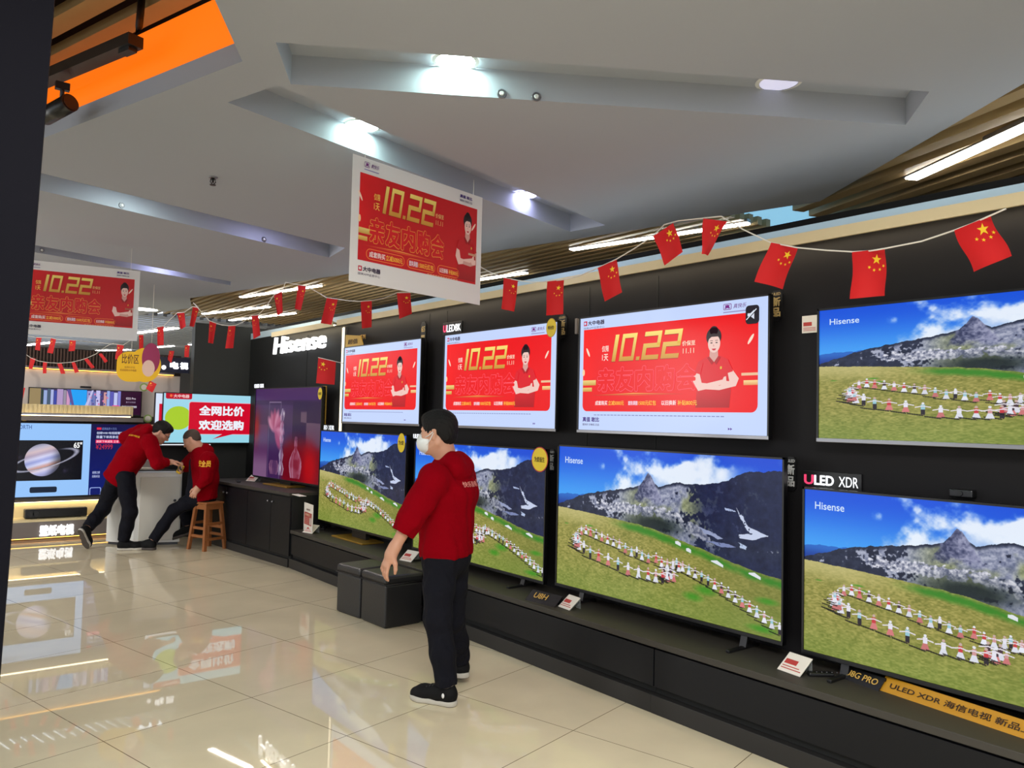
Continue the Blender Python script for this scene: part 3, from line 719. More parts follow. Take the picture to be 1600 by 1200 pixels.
def paint_planet(w=330, h=210):
    v, u = np.mgrid[0:h, 0:w]; u = u/(w-1)*1.57; v = v/(h-1)      # equal units
    img = np.zeros((h, w, 3))+col(6, 8, 18)
    n = fbm(h, w, 8, 5, 71); img = lerp(img, col(60, 40, 66), (np.exp(-((u-.09)/.12)**2-((v-.40)/.14)**2)*sm(n, .35, .7)*.9)[..., None])
    img = lerp(img, col(52, 46, 70), (np.exp(-((u-1.14)/.14)**2-((v-.76)/.08)**2)*sm(n, .4, .7))[..., None])
    cx, cy, r = .665, .49, .405; x, y = (u-cx)/r, (v-cy)/r
    rot = R(-17); xr, yr = x*math.cos(rot)-y*math.sin(rot)*-1, x*math.sin(rot)*-1*-1+y*math.cos(rot)
    yr = y*math.cos(R(17))+x*math.sin(R(17)); xr = x*math.cos(R(17))-y*math.sin(R(17))
    bands = fbm(h, w, 3, 3, 72); t = yr*.5+.5+.03*(bands-.5)
    cols = np.array([col(150, 150, 176), col(190, 184, 206), col(214, 190, 196), col(176, 160, 184), col(206, 206, 236), col(150, 158, 214), col(206, 210, 242), col(200, 150, 140), col(222, 214, 236), col(176, 178, 226), col(150, 150, 190)])
    k = np.clip(t, 0, 1)*(len(cols)-1); i = np.clip(k.astype(int), 0, len(cols)-2); f = (k-i)[..., None]
    pl = cols[i]*(1-f)+cols[i+1]*f
    pl = pl*(np.clip(1.06-.62*sm(x*.9+.25*y, .25, 1.0)-.1*np.hypot(x, y), 0, 1.1))[..., None]
    el = np.hypot((xr-.12)/1.98, (yr-.04)/.50)
    ring = np.clip(1-np.abs(el-.93)/.095, 0, 1)**.5; ring *= 1-.9*np.exp(-((xr-.9)/.55)**2)*(yr < 0)
    rc = lerp(col(150, 150, 176), col(216, 216, 232), fbm(h, w, 90, 2, 73)[..., None])
    back = (yr < 0.02)
    img = lerp(img, rc, (ring*back*.9)[..., None])
    ins = sm(1.0-np.hypot(x, y), 0, .012)
    img = lerp(img, pl, ins[..., None])
    img = np.where(((np.abs(yr-.02-.50*np.sqrt(np.clip(1-(xr/1.9)**2, 0, 1))+.05) < .02) & (np.hypot(x, y) < 1))[..., None], img*.55, img)
    img = lerp(img, rc, (ring*(~back)*.92)[..., None])
    return np.clip(img, 0, 1)

def poster(w, h, kind='screen'):
    """the red 10.22 sale poster; kind 'screen' (as shown on televisions) or 'sheet' (printed and hung)"""
    p = Pic(); X = lambda u: (u-.5)*w; Y = lambda v: (1-v)*h
    def rect(a, b, c, d, k, l=1, top=None): p.rect(X(a), Y(d), X(c), Y(b), k, l, top)
    def txt(s, a, b, c, d, k, l=4, bold=.02, top=None, shear=0.0): p.text(s, X(a), Y(d), X(c), Y(b), k, l, bold, shear, top)
    S = kind == 'screen'
    white = (196, 214, 252) if S else (226, 224, 224); red = (238, 0, 12) if S else (200, 4, 18); ink = (52, 40, 70)
    rect(0, 0, 1, 1, white, 0)
    r0, r1, r2, r3 = (.024, .105, .957, .835) if S else (.05, .125, .955, .82)
    p.rrect(X(r0), Y(r3), X(r1+0 if False else r2), Y(r1), .055*h if S else .001, red, 1, (1, 1, 0, 0) if S else (0, 0, 0, 0))
    hi = (252, 14, 14) if S else (224, 14, 20)
    p.poly([(X(r0), Y(r1)), (X(r0+.30), Y(r1)), (X(r0+.12), Y(r1+.40)), (X(r0), Y(r1+.48))], (hi, red, red, hi), 1.5)
    rect(r0, .56, r0+.085, .605, (206, 160, 70), 2, (240, 214, 130)); rect(r0, .625, r0+.06, .66, (206, 150, 60), 2, (236, 200, 110))
    rect(.885, .545, r2, .565, (236, 190, 150), 2); rect(.895, .60, r2, .635, (226, 150, 90), 2, (250, 220, 150))
    for a, b, c in ((.055, .31, .5), (.925, .30, -.6)): p.ell(X(a), Y(b), .006*w, .045*h, (250, 220, 200), 2, 12, c)
    p.ell(X(r0+.004), Y(.49), .008*w, .03*h, (250, 210, 160), 2, 12)
    # 10.22 in angular gold figures
    g0, g1 = (206, 146, 52), (252, 226, 120)
    def fig(polys, x0, wd):
        y0, y1 = .405, .175; sh = .012
        for q in polys:
            pts = []; cs = []
            for a, b in q:
                yy = y0+(y1-y0)*b; pts.append((X(x0+a*wd+sh*(b-.5)*2), Y(yy))); t = b
                cs.append(tuple(int(g0[i]+(g1[i]-g0[i])*t) for i in range(3)))
            p.poly(pts, tuple(cs), 4)
            p.poly([(a-.002*w, b-.004*h) for a, b in pts], (150, 6, 16), 3)
    T = .16
    bar = lambda a, b, c, d: [(a, b), (c, b), (c, d), (a, d)]
    zero = [bar(0, 0, .2, 1), bar(.8, 0, 1, 1), bar(.2, 0, .8, T), bar(.2, 1-T, .8, 1)]
    two = [bar(0, 1-T, 1, 1), bar(.8, .5, 1, 1-T), bar(0, .5-T/2, 1, .5+T/2), bar(0, T, .22, .5-T/2), bar(0, 0, 1, T)]
    fig([bar(0, 0, 1, 1)], .218, .022); fig(zero, .262, .086); fig([bar(0, 0, 1, .13)], .362, .020); fig(two, .392, .094); fig(two, .500, .094)
    small = (250, 226, 214) if S else (250, 200, 90)
    txt('仅限', .145, .262, .188, .315, small); txt('1天', .147, .335, .185, .395, small)
    txt('价保至', .602, .275, .668, .315, (250, 226, 200) if S else (240, 190, 120)); txt('11.11', .606, .335, .662, .375, (250, 226, 200) if S else (240, 190, 120), bold=.005)
    edge = (255, 90, 110) if S else (246, 170, 70)
    for i, ch in enumerate('亲友内购会'):
        a = .118+i*.113
        p.text(ch, X(a), Y(.668), X(a+.109), Y(.452), edge, 3, .062, 0.0, None, .062); p.text(ch, X(a), Y(.668), X(a+.109), Y(.452), red if S else (214, 10, 24), 4.6, .038, 0.0, None, .062)
    p.poly([(X(.07), Y(.695)), (X(.34), Y(.678)), (X(.62), Y(.692)), (X(.34), Y(.70))], ((200, 20, 20), (255, 180, 80), (210, 20, 20), (255, 120, 50)), 2)
    gold = (255, 196, 70)
    if S:
        txt('成套购买', .108, .742, .185, .782, (250, 235, 235)); txt('立减5000元', .190, .742, .285, .782, gold)
        txt('套购满额', .310, .745, .365, .782, (240, 225, 240)); txt('1500元红包', .368, .742, .468, .782, gold)
        txt('以旧换新', .497, .742, .575, .782, (250, 235, 235)); txt('补贴800元', .582, .742, .680, .782, gold)
    else:
        for a, b in ((.105, .375), (.395, .61), (.63, .81)):
            p.rrect(X(a), Y(.80), X(b), Y(.715), .040*h, (250, 150, 60), 2); p.rrect(X(a)+.003*w, Y(.80)+.003*w, X(b)-.003*w, Y(.715)-.003*w, .036*h, (206, 8, 20), 2.6)
        txt('成套购买', .125, .735, .235, .782, (250, 235, 235)); txt('立减5000元', .24, .735, .36, .782, gold)
        txt('套购满额', .408, .735, .475, .782, (240, 225, 240)); txt('1500元红包', .48, .735, .597, .782, gold)
        txt('以旧换新', .645, .738, .715, .780, (250, 235, 235)); txt('补贴800元', .72, .738, .80, .780, gold)
    # the woman in the red shirt
    cx = .757 if S else .872; k = w/h*.5625; skin, sk2, hair = (240, 200, 190), (214, 160, 150), (40, 24, 30)
    def Q(a, b): return (X(min(cx+a, r2)), Y(b))
    P2 = lambda pts, c, l: p.poly([Q(a, b) for a, b in pts], c, l)
    shirt, shd = ((222, 16, 34), (178, 6, 24)) if S else ((196, 8, 24), (156, 4, 16))
    P2([(-.085, .80), (-.078, .62), (-.088, .52), (-.072, .445), (-.03, .41), (.035, .41), (.068, .44), (.09, .52), (.085, .62), (.075, .80)], (shd, shirt, shirt, shirt, shirt, shirt, shirt, shirt, shirt, shd), 2)
    P2([(-.018, .36), (.02, .36), (.022, .415), (.003, .455), (-.02, .415)], sk2, 3)
    p.ell(*Q(0, .262), .036*w, .072*h, hair, 3); p.ell(*Q(0, .215), .020*w, .035*h, hair, 3)
    p.ell(*Q(.002, .315), .029*w, .068*h, skin, 4)
    P2([(-.032, .29), (-.028, .25), (0, .235), (.030, .25), (.034, .29), (.020, .262), (-.010, .262)], hair, 5)
    for s in (-1, 1):
        p.ell(*Q(.002+s*.012, .308), .0055*w, .0045*h, (40, 24, 28), 5, 12); P2([(.002+s*.005, .294), (.002+s*.019, .293), (.002+s*.018, .289), (.002+s*.006, .290)], (70, 40, 40), 5)
    P2([(-.001, .315), (.005, .335), (-.003, .336)], (216, 164, 152), 5)
    P2([(-.009, .352), (.013, .352), (.007, .366), (-.003, .366)], (200, 40, 60), 5)
    P2([(-.02, .41), (.003, .455), (-.008, .475), (-.03, .42)], shd, 4); P2([(.022, .41), (.003, .455), (.014, .475), (.034, .42)], shd, 4)
    P2([(-.088, .52), (-.098, .60), (-.072, .672), (-.02, .655), (.055, .62), (.048, .588), (-.03, .615), (-.055, .61), (-.066, .54)], skin, 4)
    P2([(.09, .52), (.118, .585), (.105, .64), (.03, .668), (-.035, .66), (-.03, .63), (.03, .635), (.075, .60), (.066, .53)], skin if S else sk2, 4.5)
    P2([(.035, .62), (.05, .57), (.060, .565), (.062, .60), (.075, .605), (.072, .645), (.045, .65)], skin, 5)
    P2([(-.09, .53), (-.072, .445), (-.05, .46), (-.062, .545)], shirt, 5); P2([(.092, .53), (.068, .44), (.05, .46), (.062, .545)], shirt, 5)
    p.ell(*Q(.036, .50), .005*w, .012*h, (226, 180, 60), 5, 10)
    # marks in the white margins
    def shopmark(a, b, c, d):
        e = a+(c-a)*.16; rect(a, b, e, d, (200, 20, 60), 3); p.ell(X(a+(e-a)*.45), Y((b+d)/2), (e-a)*w*.28, (d-b)*h*.3, white, 4, 14)
        txt('大中电器', a+(c-a)*.20, b, c, d, ink, 4, .035); txt('国美APP运营中心', a, d+.012, c, d+.032, (90, 80, 110), 3, .005)
    def kuai(a, b, c, d):
        e = a+(c-a)*.36; p.rrect(X(a), Y(d), X(e), Y(b), .010*h, (120, 40, 130), 3); p.rrect(X(a)+.004*w*.6, Y(d)+.005*h, X(e)-.004*w*.6, Y(b)-.005*h, .006*h, white, 3.5)
        txt('真', a+.006, b+.008, e-.006, d-.008, (120, 40, 130), 4, .04); txt('真快乐', e+.008, b+.006, c, d-.006, (110, 40, 130), 4, .01, shear=.25)
        rect(a, d+.014, c, d+.022, (150, 140, 190), 3)
    def zhen(a, b, c, d):
        txt('真值 敢比', a, b, c, d, (70, 40, 130), 4, .03); txt('服务好 价格低 正品', a, d+.014, c, d+.034, (90, 80, 120), 4, .015)
    if S:
        shopmark(.024, .028, .158, .070); kuai(.80, .022, .905, .068); zhen(.028, .885, .135, .928)
        for i in range(34): rect(.10+.021*i, .863, .10+.021*i+.016, .870, (130, 140, 190), 3)
        for a in (.828, .838): P = [(X(a), Y(.968)), (X(a), Y(.948)), (X(a+.009), Y(.958))]; p.poly(P, (90, 40, 150), 3)
    else:
        kuai(.075, .030, .175, .075); zhen(.80, .035, .905, .065); shopmark(.055, .865, .205, .905)
        for i in range(12): rect(.55+.021*i, .83-.018, .55+.021*i+.016, .83-.012, (240, 170, 120), 3)
    return p

# ------------------------------------------------------------------ televisions
def tv(label, w, h, loc, rotz, screen, stand=None, gap=0.04, group=None, bezel=0.010, chin=0.020, back=0.05):
    t = thing('television', label, 'television', loc, rotz, group)
    mb = MB(); z0 = gap
    mb.box(-w/2, w/2, 0.004, 0.03, z0, z0+h, 0, 0.003)
    mb.box(-w/2+.12, w/2-.12, 0.03, 0.03+back, z0+.06, z0+h*.72, 0, 0.012)
    for x0, x1, a, b in ((-w/2, -w/2+bezel, z0, z0+h), (w/2-bezel, w/2, z0, z0+h), (-w/2, w/2, z0+h-bezel, z0+h)): mb.box(x0, x1, -0.006, 0.006, a, b)
    mb.build('frame', M['tv_black'], t)
    mb = MB(); mb.box(-w/2, w/2, -0.008, 0.006, z0, z0+chin, 0, 0.002); mb.build('bottom_bezel', M['silver'] if stand is None else M['metal_dark'], t)
    if screen is not None:
        o = link(screen, 'screen', t, (0, 0.001, z0+chin))
        if screen.name.startswith('meadow'): o.scale = (w-2*BZ, 1, h-BZ-CH)     # one picture shared by every meadow television
    if stand == 'feet':
        for x in (-w*.36, w*.36):
            mb = MB(); mb.box(x-.012, x+.012, -.13, .14, 0, .016, 0, .004); mb.prism([(x-.02, .0, .012), (x+.02, .0, .012), (x+.02, .03, z0+.05), (x-.02, .03, z0+.05)], (0, .012, 0)); mb.build('foot', M['metal_dark'], t)
    elif stand == 'plate':
        mb = MB(); mb.box(-w*.18, w*.18, -.11, .12, 0, .014, 0, .003); mb.build('base_plate', M['gold'], t)
        mb = MB(); mb.box(-w*.08, w*.08, .02, .06, .01, z0+.1); mb.build('neck', M['metal_dark'], t)
    elif stand is None:
        mb = MB(); mb.box(-.22, .22, .03+back, .03+back+.03, z0+h*.3, z0+h*.6); mb.build('wall_bracket', M['metal_dark'], t)
    return t
BZ, CH = 0.010, 0.020
land = paint_landscape()
_land = []
def landscape_mesh(w=1.77, h=.99, word=(.036, .072, .135, .118)):
    if _land: return _land[0]
    p = Pic(); W, H = 1.0, 1.0
    p.grid(land, -W/2, 0, W/2, H, 0)
    p.text('Hisense', (word[0]-.5)*W, (1-word[3])*H, (word[2]-.5)*W, (1-word[1])*H, (206, 226, 250), 1, .012)
    _land.append(p.mesh('meadow_picture', M['screen'])); return _land[0]
def poster_mesh(w, h): return poster(w-2*BZ, h-BZ-CH).mesh('sale_picture', M['screen'])
XT, XU = 3.62, 3.685       # front planes of the standing and of the hanging televisions
def fit_plane(tl, br, x):
    a, b = on_x(*tl, x), on_x(*br, x); return a.y-b.y, a.z-b.z, (a.y+b.y)/2, b.z, a.z
GM, GP = 'televisions showing the meadow dance', 'televisions showing the red sale poster'
ZT = 0.386
# hanging row
def hang(label, ya, yb, zb, zt, mesh_fn, group, x=XU):
    w, h = ya-yb, zt-zb
    return tv(label, w, h, (x, (ya+yb)/2, zb), FACE_WALL, mesh_fn(w, h), None, 0.0, group)
def ypx(px, py, x): return on_x(px, py, x).y
def zpx(px, py, x): return on_x(px, py, x).z
def U(px0, px1, py, x=XU): return ypx(px0, py, x), ypx(px1, py, x)
zb_, zt_ = 1.495, 2.275
ya, yb = U(904.4, 1203, 560); TV5 = (ya, yb); hang('wall television showing the red sale poster, largest and brightest of the three', ya, yb, zb_, zt_, poster_mesh, GP)
ya, yb = U(692.5, 870.6, 600); TV4 = (ya, yb); hang('wall television showing the red sale poster, directly above the standing man', ya, yb, zb_, zt_, poster_mesh, GP)
ya, yb = U(536, 657.5, 600); TV3 = (ya, yb); hang('wall television showing the red sale poster, smallest, nearest the brand sign', ya, yb, zb_, zt_, poster_mesh, GP)
ya = ypx(1277, 590, XU); hang('wall television showing the meadow dance, at the upper right corner of the photo', ya, ya-1.56, 1.495, 2.165, landscape_mesh, GM)
# standing row
def standing(label, px0, px1, ztop, zbot, stand='feet', x=XT, py=780, wd=None):
    ya = ypx(px0, py, x); yb = ypx(px1, py, x) if px1 else ya-wd
    zt, zb = ztop, zbot
    return ya, yb, tv(label, ya-yb, zt-zb, (x, (ya+yb)/2, ZT), FACE_WALL, landscape_mesh(ya-yb, zt-zb), stand, zb-ZT, GM)
zt = lambda px, py: zpx(px, py, XT)
L3 = standing('large standing television showing the meadow dance, right of the man', 871, 1225.6, zt(1050, 705), zt(1050, 963))
L2 = standing('standing television showing the meadow dance, half hidden behind the man', 646.5, 853, zt(760, 696), zt(760, 889))
L1 = standing('standing television showing the meadow dance on a gold base, left of the man', 497.5, 633.5, zt(566, 675.5), zt(566, 832), 'plate')
L4 = standing('standing television showing the meadow dance at the lower right corner', 1254, None, zt(1254, 760.5), zt(1254, 1020), 'feet', wd=1.55, py=890)
# purple picture on the tall cabinet
pa, pb_ = Vector((3.55, 9.50, 0)), Vector((3.66, 7.86, 0))
pw = (pb_-pa).length; prz = math.atan2(pb_.y-pa.y, pb_.x-pa.x)
pp = Pic(); PW, PH = pw-2*BZ, 1.07-BZ-CH; pp.grid(paint_perfume(), -PW/2, 0, PW/2, PH, 0)
TALL_Z = 0.762
tv('standing television with a purple perfume bottle picture on the tall cabinet', pw, 1.07, ((pa.x+pb_.x)/2, (pa.y+pb_.y)/2, TALL_Z), prz, pp.mesh('perfume_picture', M['screen']), 'plate', 0.05)

# price comparison screen on the dark end wall, a second screen peeping out behind it
def cmp_pic(w, h):
    p = Pic(); X = lambda u: (u-.5)*w; Y = lambda v: (1-v)*h
    p.rect(X(0), Y(1), X(1), Y(0), (150, 214, 232), 0, (160, 216, 236))
    p.rrect(X(.02), Y(.115), X(.295), Y(-.0), .035*h, (186, 12, 40), 1, (1, 1, 0, 0)); p.ell(X(.075), Y(.05), .014*w, .028*h, (240, 110, 60), 2, 14); p.text('大中电器', X(.10), Y(.088), X(.265), Y(.018), (240, 200, 200), 2, .03)
    p.rrect(X(.265), Y(.83), X(.975), Y(.16), .05*h, (255, 160, 180), 1); p.rrect(X(.27), Y(.822), X(.97), Y(.168), .045*h, (206, 6, 40), 2)
    p.poly([(X(.66), Y(.80)), (X(.80), Y(.80)), (X(.53), Y(.93))], (206, 6, 40), 2)
    p.text('全网比价', X(.375), Y(.44), X(.875), Y(.23), (236, 240, 250), 4, .045); p.text('欢迎选购', X(.375), Y(.74), X(.875), Y(.53), (236, 240, 250), 4, .045)
    p.ell(X(.16), Y(.50), .14*w, .24*h, (168, 204, 44), 1)   # a plain green oval
    return p
YC = 10.34
a, b = on_y(255, 612.5, YC), on_y(397.5, 694, YC)
cw, ch_ = b.x-a.x, a.z-b.z
tv('television with the white on red price comparison words on the dark end wall', cw, ch_, ((a.x+b.x)/2, YC, b.z), 0, cmp_pic(cw-2*BZ, ch_-BZ-CH).mesh('price_picture', M['screen']), 'none', 0.0, back=0.004)
a2, b2 = on_y(242.5, 613, YC+.05), on_y(330, 698, YC+.05)
p = Pic(); W2, H2 = b2.x-a2.x-2*BZ, a2.z-b2.z-BZ-CH
p.rect(-W2/2, 0, W2/2, H2, (214, 226, 246), 0); p.rect(-W2/2+.045, H2*.0, -W2/2+.085, H2*.80, (208, 16, 48), 1); p.rect(-W2/2, 0.0, W2/2, .02, (240, 244, 250), 2)
t = tv('white and red screen edge peeping out behind the price comparison television', W2+2*BZ, H2+BZ+CH, ((a2.x+b2.x)/2, YC+.052, b2.z), 0, p.mesh('strip_picture', M['screen']), 'none', 0.0, back=0.004)

# far wall screens
YB = Yb-0.115
a, b = on_y(22, 659, YB), on_y(205, 778, YB)
x0, x1 = 0.98, 2.60; zt2, zb2 = on_y(90, 660.5, YB).z, on_y(90, 777.5, YB).z
W2, H2 = x1-x0-2*BZ, zt2-zb2-BZ-CH; xm = (x0+x1)/2
p = Pic(); xs = lambda px, py=720: on_y(px, py, YB).x-xm
zs = lambda py, px=90: on_y(px, py, YB).z-zb2-CH
p.rect(-W2/2, 0, W2/2, H2, (150, 196, 250), 0); xd = xs(140)
p.rect(xd, 0, W2/2, H2, (10, 28, 110), 1, (16, 16, 70))
img = paint_planet(); p.grid(img, xs(19), zs(750.5, 80), xs(128.5), zs(688, 80), 1)
p.text('65"', xs(114), zs(700), xs(127), zs(691), (250, 250, 250), 3, .03)
p.text('SKYWORTH', xs(6), zs(671), xs(47), zs(664.5), (60, 90, 150), 3, .01)
p.rrect(xs(48.5), zs(769), xs(91), zs(760), .02, (16, 30, 52), 2)
p.rect(xs(149), zs(671.5, 160), xs(156), zs(668, 160), (226, 40, 70), 2); p.text('超清画质十万元', xs(157), zs(671.8, 160), xs(180), zs(668, 160), (120, 140, 200), 2, .0)
p.text('创维W81电视超薄款', xs(149), zs(678.5, 160), xs(190), zs(674.5, 160), (190, 196, 226), 2, .03); p.text('限量下单再享优惠', xs(149), zs(685, 160), xs(188), zs(680.5, 160), (190, 196, 226), 2, .03)
p.rect(xs(148), zs(692.5, 160), xs(186), zs(687, 160), (226, 30, 92), 2); p.text('换新下单减免 立省', xs(149), zs(691.8, 160), xs(184), zs(687.8, 160), (250, 200, 215), 3, .02)
p.text('¥24999', xs(148.5), zs(702, 160), xs(175), zs(694, 160), (196, 40, 60), 2, .0)
p.text('创维之家', xs(145), zs(740, 160), xs(157), zs(736, 160), (170, 180, 220), 2, .03); p.text('扫码关注', xs(145), zs(746, 160), xs(157), zs(742, 160), (170, 180, 220), 2, .03)
p.rrect(xs(142), zs(774, 160), xs(160), zs(761, 160), .02, (150, 170, 230), 2); p.rrect(xs(143.2), zs(772.8, 160), xs(158.8), zs(762.2, 160), .016, (12, 26, 104), 3)
tv('very large television with a ringed planet picture behind the bending man', x1-x0, zt2-zb2, (xm, YB, zb2), 0, p.mesh('planet_picture', M['screen']), 'none', 0.0, back=0.02)
YB2 = Yb-0.075
a, b = on_y(45, 605.5, YB2), on_y(222, 612, YB2)
zt3, zb3 = on_y(130, 608, YB2).z, 1.50
x0, x1 = a.x, b.x; xm2 = (x0+x1)/2; W3, H3 = x1-x0-2*BZ, zt3-zb3-BZ-CH
p = Pic(); zt4 = H3
def xb(px): return on_y(px, 622, YB2).x-xm2
bk = [(45, 64, (150, 130, 90)), (64, 68, (40, 60, 50)), (68, 74, (150, 170, 214)), (74, 79, (70, 90, 110)), (79, 84, (170, 180, 226)), (84, 89, (60, 70, 160)), (89, 99, (176, 150, 196)), (99, 104, (150, 140, 160)), (104, 110, (206, 150, 190)),
      (110, 136, (30, 160, 244)), (136, 144, (150, 150, 206)), (144, 150, (110, 120, 180)), (150, 157, (196, 190, 236)), (157, 162, (70, 60, 110)), (162, 167, (206, 150, 150)), (167, 172, (150, 170, 226)), (172, 178, (90, 90, 180)), (178, 184, (190, 196, 240)), (184, 189, (130, 130, 210))]
p.rect(-W3/2, 0, W3/2, H3, (60, 50, 90), 0)
for i, (q0, q1, c) in enumerate(bk): p.rect(max(xb(q0), -W3/2), 0, xb(q1)-.004, zt4-.01*(i % 3), c, 1)
p.poly([(xb(104), zt4), (xb(110), zt4), (xb(118), zt4-.24), (xb(114), zt4-.24)], (90, 80, 150), 2); p.poly([(xb(143), zt4), (xb(146), zt4), (xb(136), zt4-.24), (xb(131), zt4-.24)], (190, 190, 230), 2)
for i in range(14): p.ell(xb(138+i*2.2)+.01, zt4-.05-.04*(i % 4), .01, .012, ((90, 70, 140), (220, 120, 170), (60, 90, 170))[i % 3], 2, 10)
p.rect(xb(176), zt4-.26, xb(187), zt4-.18, (226, 60, 150), 3)
p.rect(xb(189), 0, W3/2, zt4, (44, 8, 40), 2); p.text('G22 Pro', xb(197), zt4-.10, xb(212), zt4-.075, (226, 210, 226), 3, .02); p.text('量子点电视', xb(197), zt4-.145, xb(212), zt4-.125, (170, 150, 180), 3, .0); p.text('86" ¥15999', xb(191), zt4-.21, xb(214), zt4-.18, (226, 220, 236), 3, .02)
tv('wide television strip with upright book spines above the cream lit panel', x1-x0, zt3-zb3, (xm2, YB2, zb3), 0, p.mesh('book_picture', M['screen']), 'none', 0.0, back=0.004)

# ------------------------------------------------------------------ brand signs, plaques and stickers on the television wall
t = thing('brand_sign', 'glowing white Hisense letters on the charcoal wall above the purple screen', 'sign', (XW-.03, (9.58+8.12)/2-.09, 2.31), FACE_WALL)
hw = 9.58-8.12; v, f = text_mesh('Hisense', .045, .12)
xs_ = 0.0
def solid_word(word, x0, z0, x1, z1, m, parent, bold, shear, depth):
    lo, hi = text_mesh(word, bold, shear)[0].min(0), text_mesh(word, bold, shear)[0].max(0)
    V, F = text_mesh(word, bold, shear); n = len(V)
    par = list(range(n))
    def find(i):
        while par[i] != i: par[i] = par[par[i]]; i = par[i]
        return i
    for q in F:
        for i in q[1:]: par[find(i)] = find(q[0])
    comps = {}
    for q in F: comps.setdefault(find(q[0]), []).append(q)
    # parts of one letter (the dot of an i) stay together: merge by x overlap
    items = sorted([[min(V[i][0] for q in qs for i in q), max(V[i][0] for q in qs for i in q), qs] for qs in comps.values()], key=lambda t: t[0])
    merged = []
    for a, b, qs in items:
        if merged and min(b, merged[-1][1])-max(a, merged[-1][0]) > .35*min(b-a, merged[-1][1]-merged[-1][0]): merged[-1] = [min(a, merged[-1][0]), max(b, merged[-1][1]), merged[-1][2]+qs]
        else: merged.append([a, b, qs])
    for a, b, qs in merged:
        bm = bmesh.new(); mp = {}
        for q in qs:
            for i in q:
                if i not in mp:
                    s = (V[i]-lo)/(hi-lo); mp[i] = bm.verts.new((x0+s[0]*(x1-x0), -i*1e-7, z0+s[1]*(z1-z0)))
            try: bm.faces.new([mp[i] for i in q])
            except ValueError: pass
        bm.normal_update()
        for fc in bm.faces:
            if fc.normal.y > 0: fc.normal_flip()
        r = bmesh.ops.extrude_face_region(bm, geom=bm.faces[:])
        for e in r['geom']:
            if isinstance(e, bmesh.types.BMVert): e.co.y -= depth
        bmesh.ops.recalc_face_normals(bm, faces=bm.faces[:])
        me = bpy.data.meshes.new('letter'); bm.to_mesh(me); bm.free(); me.materials.append(m); link(me, 'letter', parent)
solid_word('Hisense', -hw/2, 0, hw/2, .205, M['letter'], t, .012, .12, .03)

def plaque(label, px0, px1, py0, py1, parts, x=XW-.012, group=None, name='badge'):
    """small black badge on the wall; parts = [(text, u0, v0, u1, v1, material, bold)]"""
    a, b = on_x(px0, (py0+py1)/2, x), on_x(px1, (py0+py1)/2, x); zc = (on_x((px0+px1)/2, py0, x).z, on_x((px0+px1)/2, py1, x).z)
    w, h = a.y-b.y, zc[0]-zc[1]
    t = thing(name, label, 'sign', (x, (a.y+b.y)/2, zc[1]), FACE_WALL, group)
    mb = MB(); mb.box(-w/2, w/2, 0, .012, 0, h, 0, .002); mb.build('plate', M['tag_black'], t)
    for s, u0, v0, u1, v1, m, bd in parts: letters('lettering', s, (u0-.5)*w, (1-v1)*h, (u1-.5)*w, (1-v0)*h, 0, m, t, bd, 0, .002)
    return t
lw = mat('badge_white', rgb(240, 240, 245), 0.4, emit=(.9, .95, 1), strength=0.75)
lm = mat('badge_magenta', rgb(220, 60, 110), 0.4, emit=rgb(230, 70, 110), strength=0.6)
GB = 'black badges above the screens'
plaque('black ULED XDR badge above the lower right television', 1254, 1346, 738, 765, [('U', .03, .22, .20, .80, lm, .03), ('LED', .21, .22, .55, .80, lw, .03), ('XDR', .63, .22, .95, .80, lw, .0)], group=GB)
plaque('black ULED8K badge above the poster television behind the man', 692, 721, 503, 522, [('U', .03, .2, .2, .8, lm, .04), ('LED8K', .22, .2, .97, .8, lw, .012)], group=GB)
plaque('black ULED XDR badge above the meadow television with gold base', 500, 523, 663, 673, [('ULED', .04, .15, .52, .85, lw, .04), ('XDR', .58, .15, .96, .85, lw, .02)], group=GB)
plaque('black ULED XDR badge above the purple perfume television', 397, 413, 599, 607, [('ULED', .04, .12, .54, .88, lw, .05), ('XDR', .58, .12, .96, .88, lw, .04)], group=GB)
plaque('black ULED badge half hidden by the mask of the standing man', 645, 668, 677, 687, [('ULED', .04, .15, .52, .85, lw, .04), ('8K', .58, .15, .9, .85, lw, .04)], group=GB)
GT = 'upright new product tags'
def vtag(label, px0, px1, py0, py1, chars, m, top='ULED', x=XW-.012):
    a, b = on_x(px0, (py0+py1)/2, x), on_x(px1, (py0+py1)/2, x)
    z1, z0 = on_x((px0+px1)/2, py0, x).z, on_x((px0+px1)/2, py1, x).z
    w, h = a.y-b.y, z1-z0
    t = thing('upright_tag', label, 'tag', (x, (a.y+b.y)/2, z0), FACE_WALL, GT)
    p = Pic(); mb = MB(); r = w*.48
    pts = [(-w/2, 0, r*.6), (-w*.25, 0, 0), (w*.25, 0, 0), (w/2, 0, r*.6), (w/2, 0, h-r*.6), (w*.25, 0, h), (-w*.25, 0, h), (-w/2, 0, h-r*.6)]
    mb.prism(pts, (0, .012, 0)); mb.build('plate', M['tag_black'], t)
    if top: letters('lettering', top, -w*.36, h*.84, w*.36, h*.93, 0, m, t, .02, 0, .002)
    n = len(chars); hh = h*.70/n
    for i, c in enumerate(chars): letters('lettering', c, -w*.36, h*.80-(i+1)*hh+hh*.08, w*.36, h*.80-i*hh-hh*.05, 0, m, t, .035, 0, .002)
tw = mat('tag_white', rgb(200, 200, 200), 0.5); tg = mat('tag_gold', rgb(190, 165, 110), 0.5)
vtag('black upright new product tag right of the largest poster television', 1204, 1222, 454, 501, '新品', tg)
vtag('black upright new product tag right of the poster television behind the man', 872, 885, 492, 528, '新品', tg)
vtag('black upright new product tag between the two large lower meadow televisions', 1227.5, 1244, 714, 767, '新品', tw)
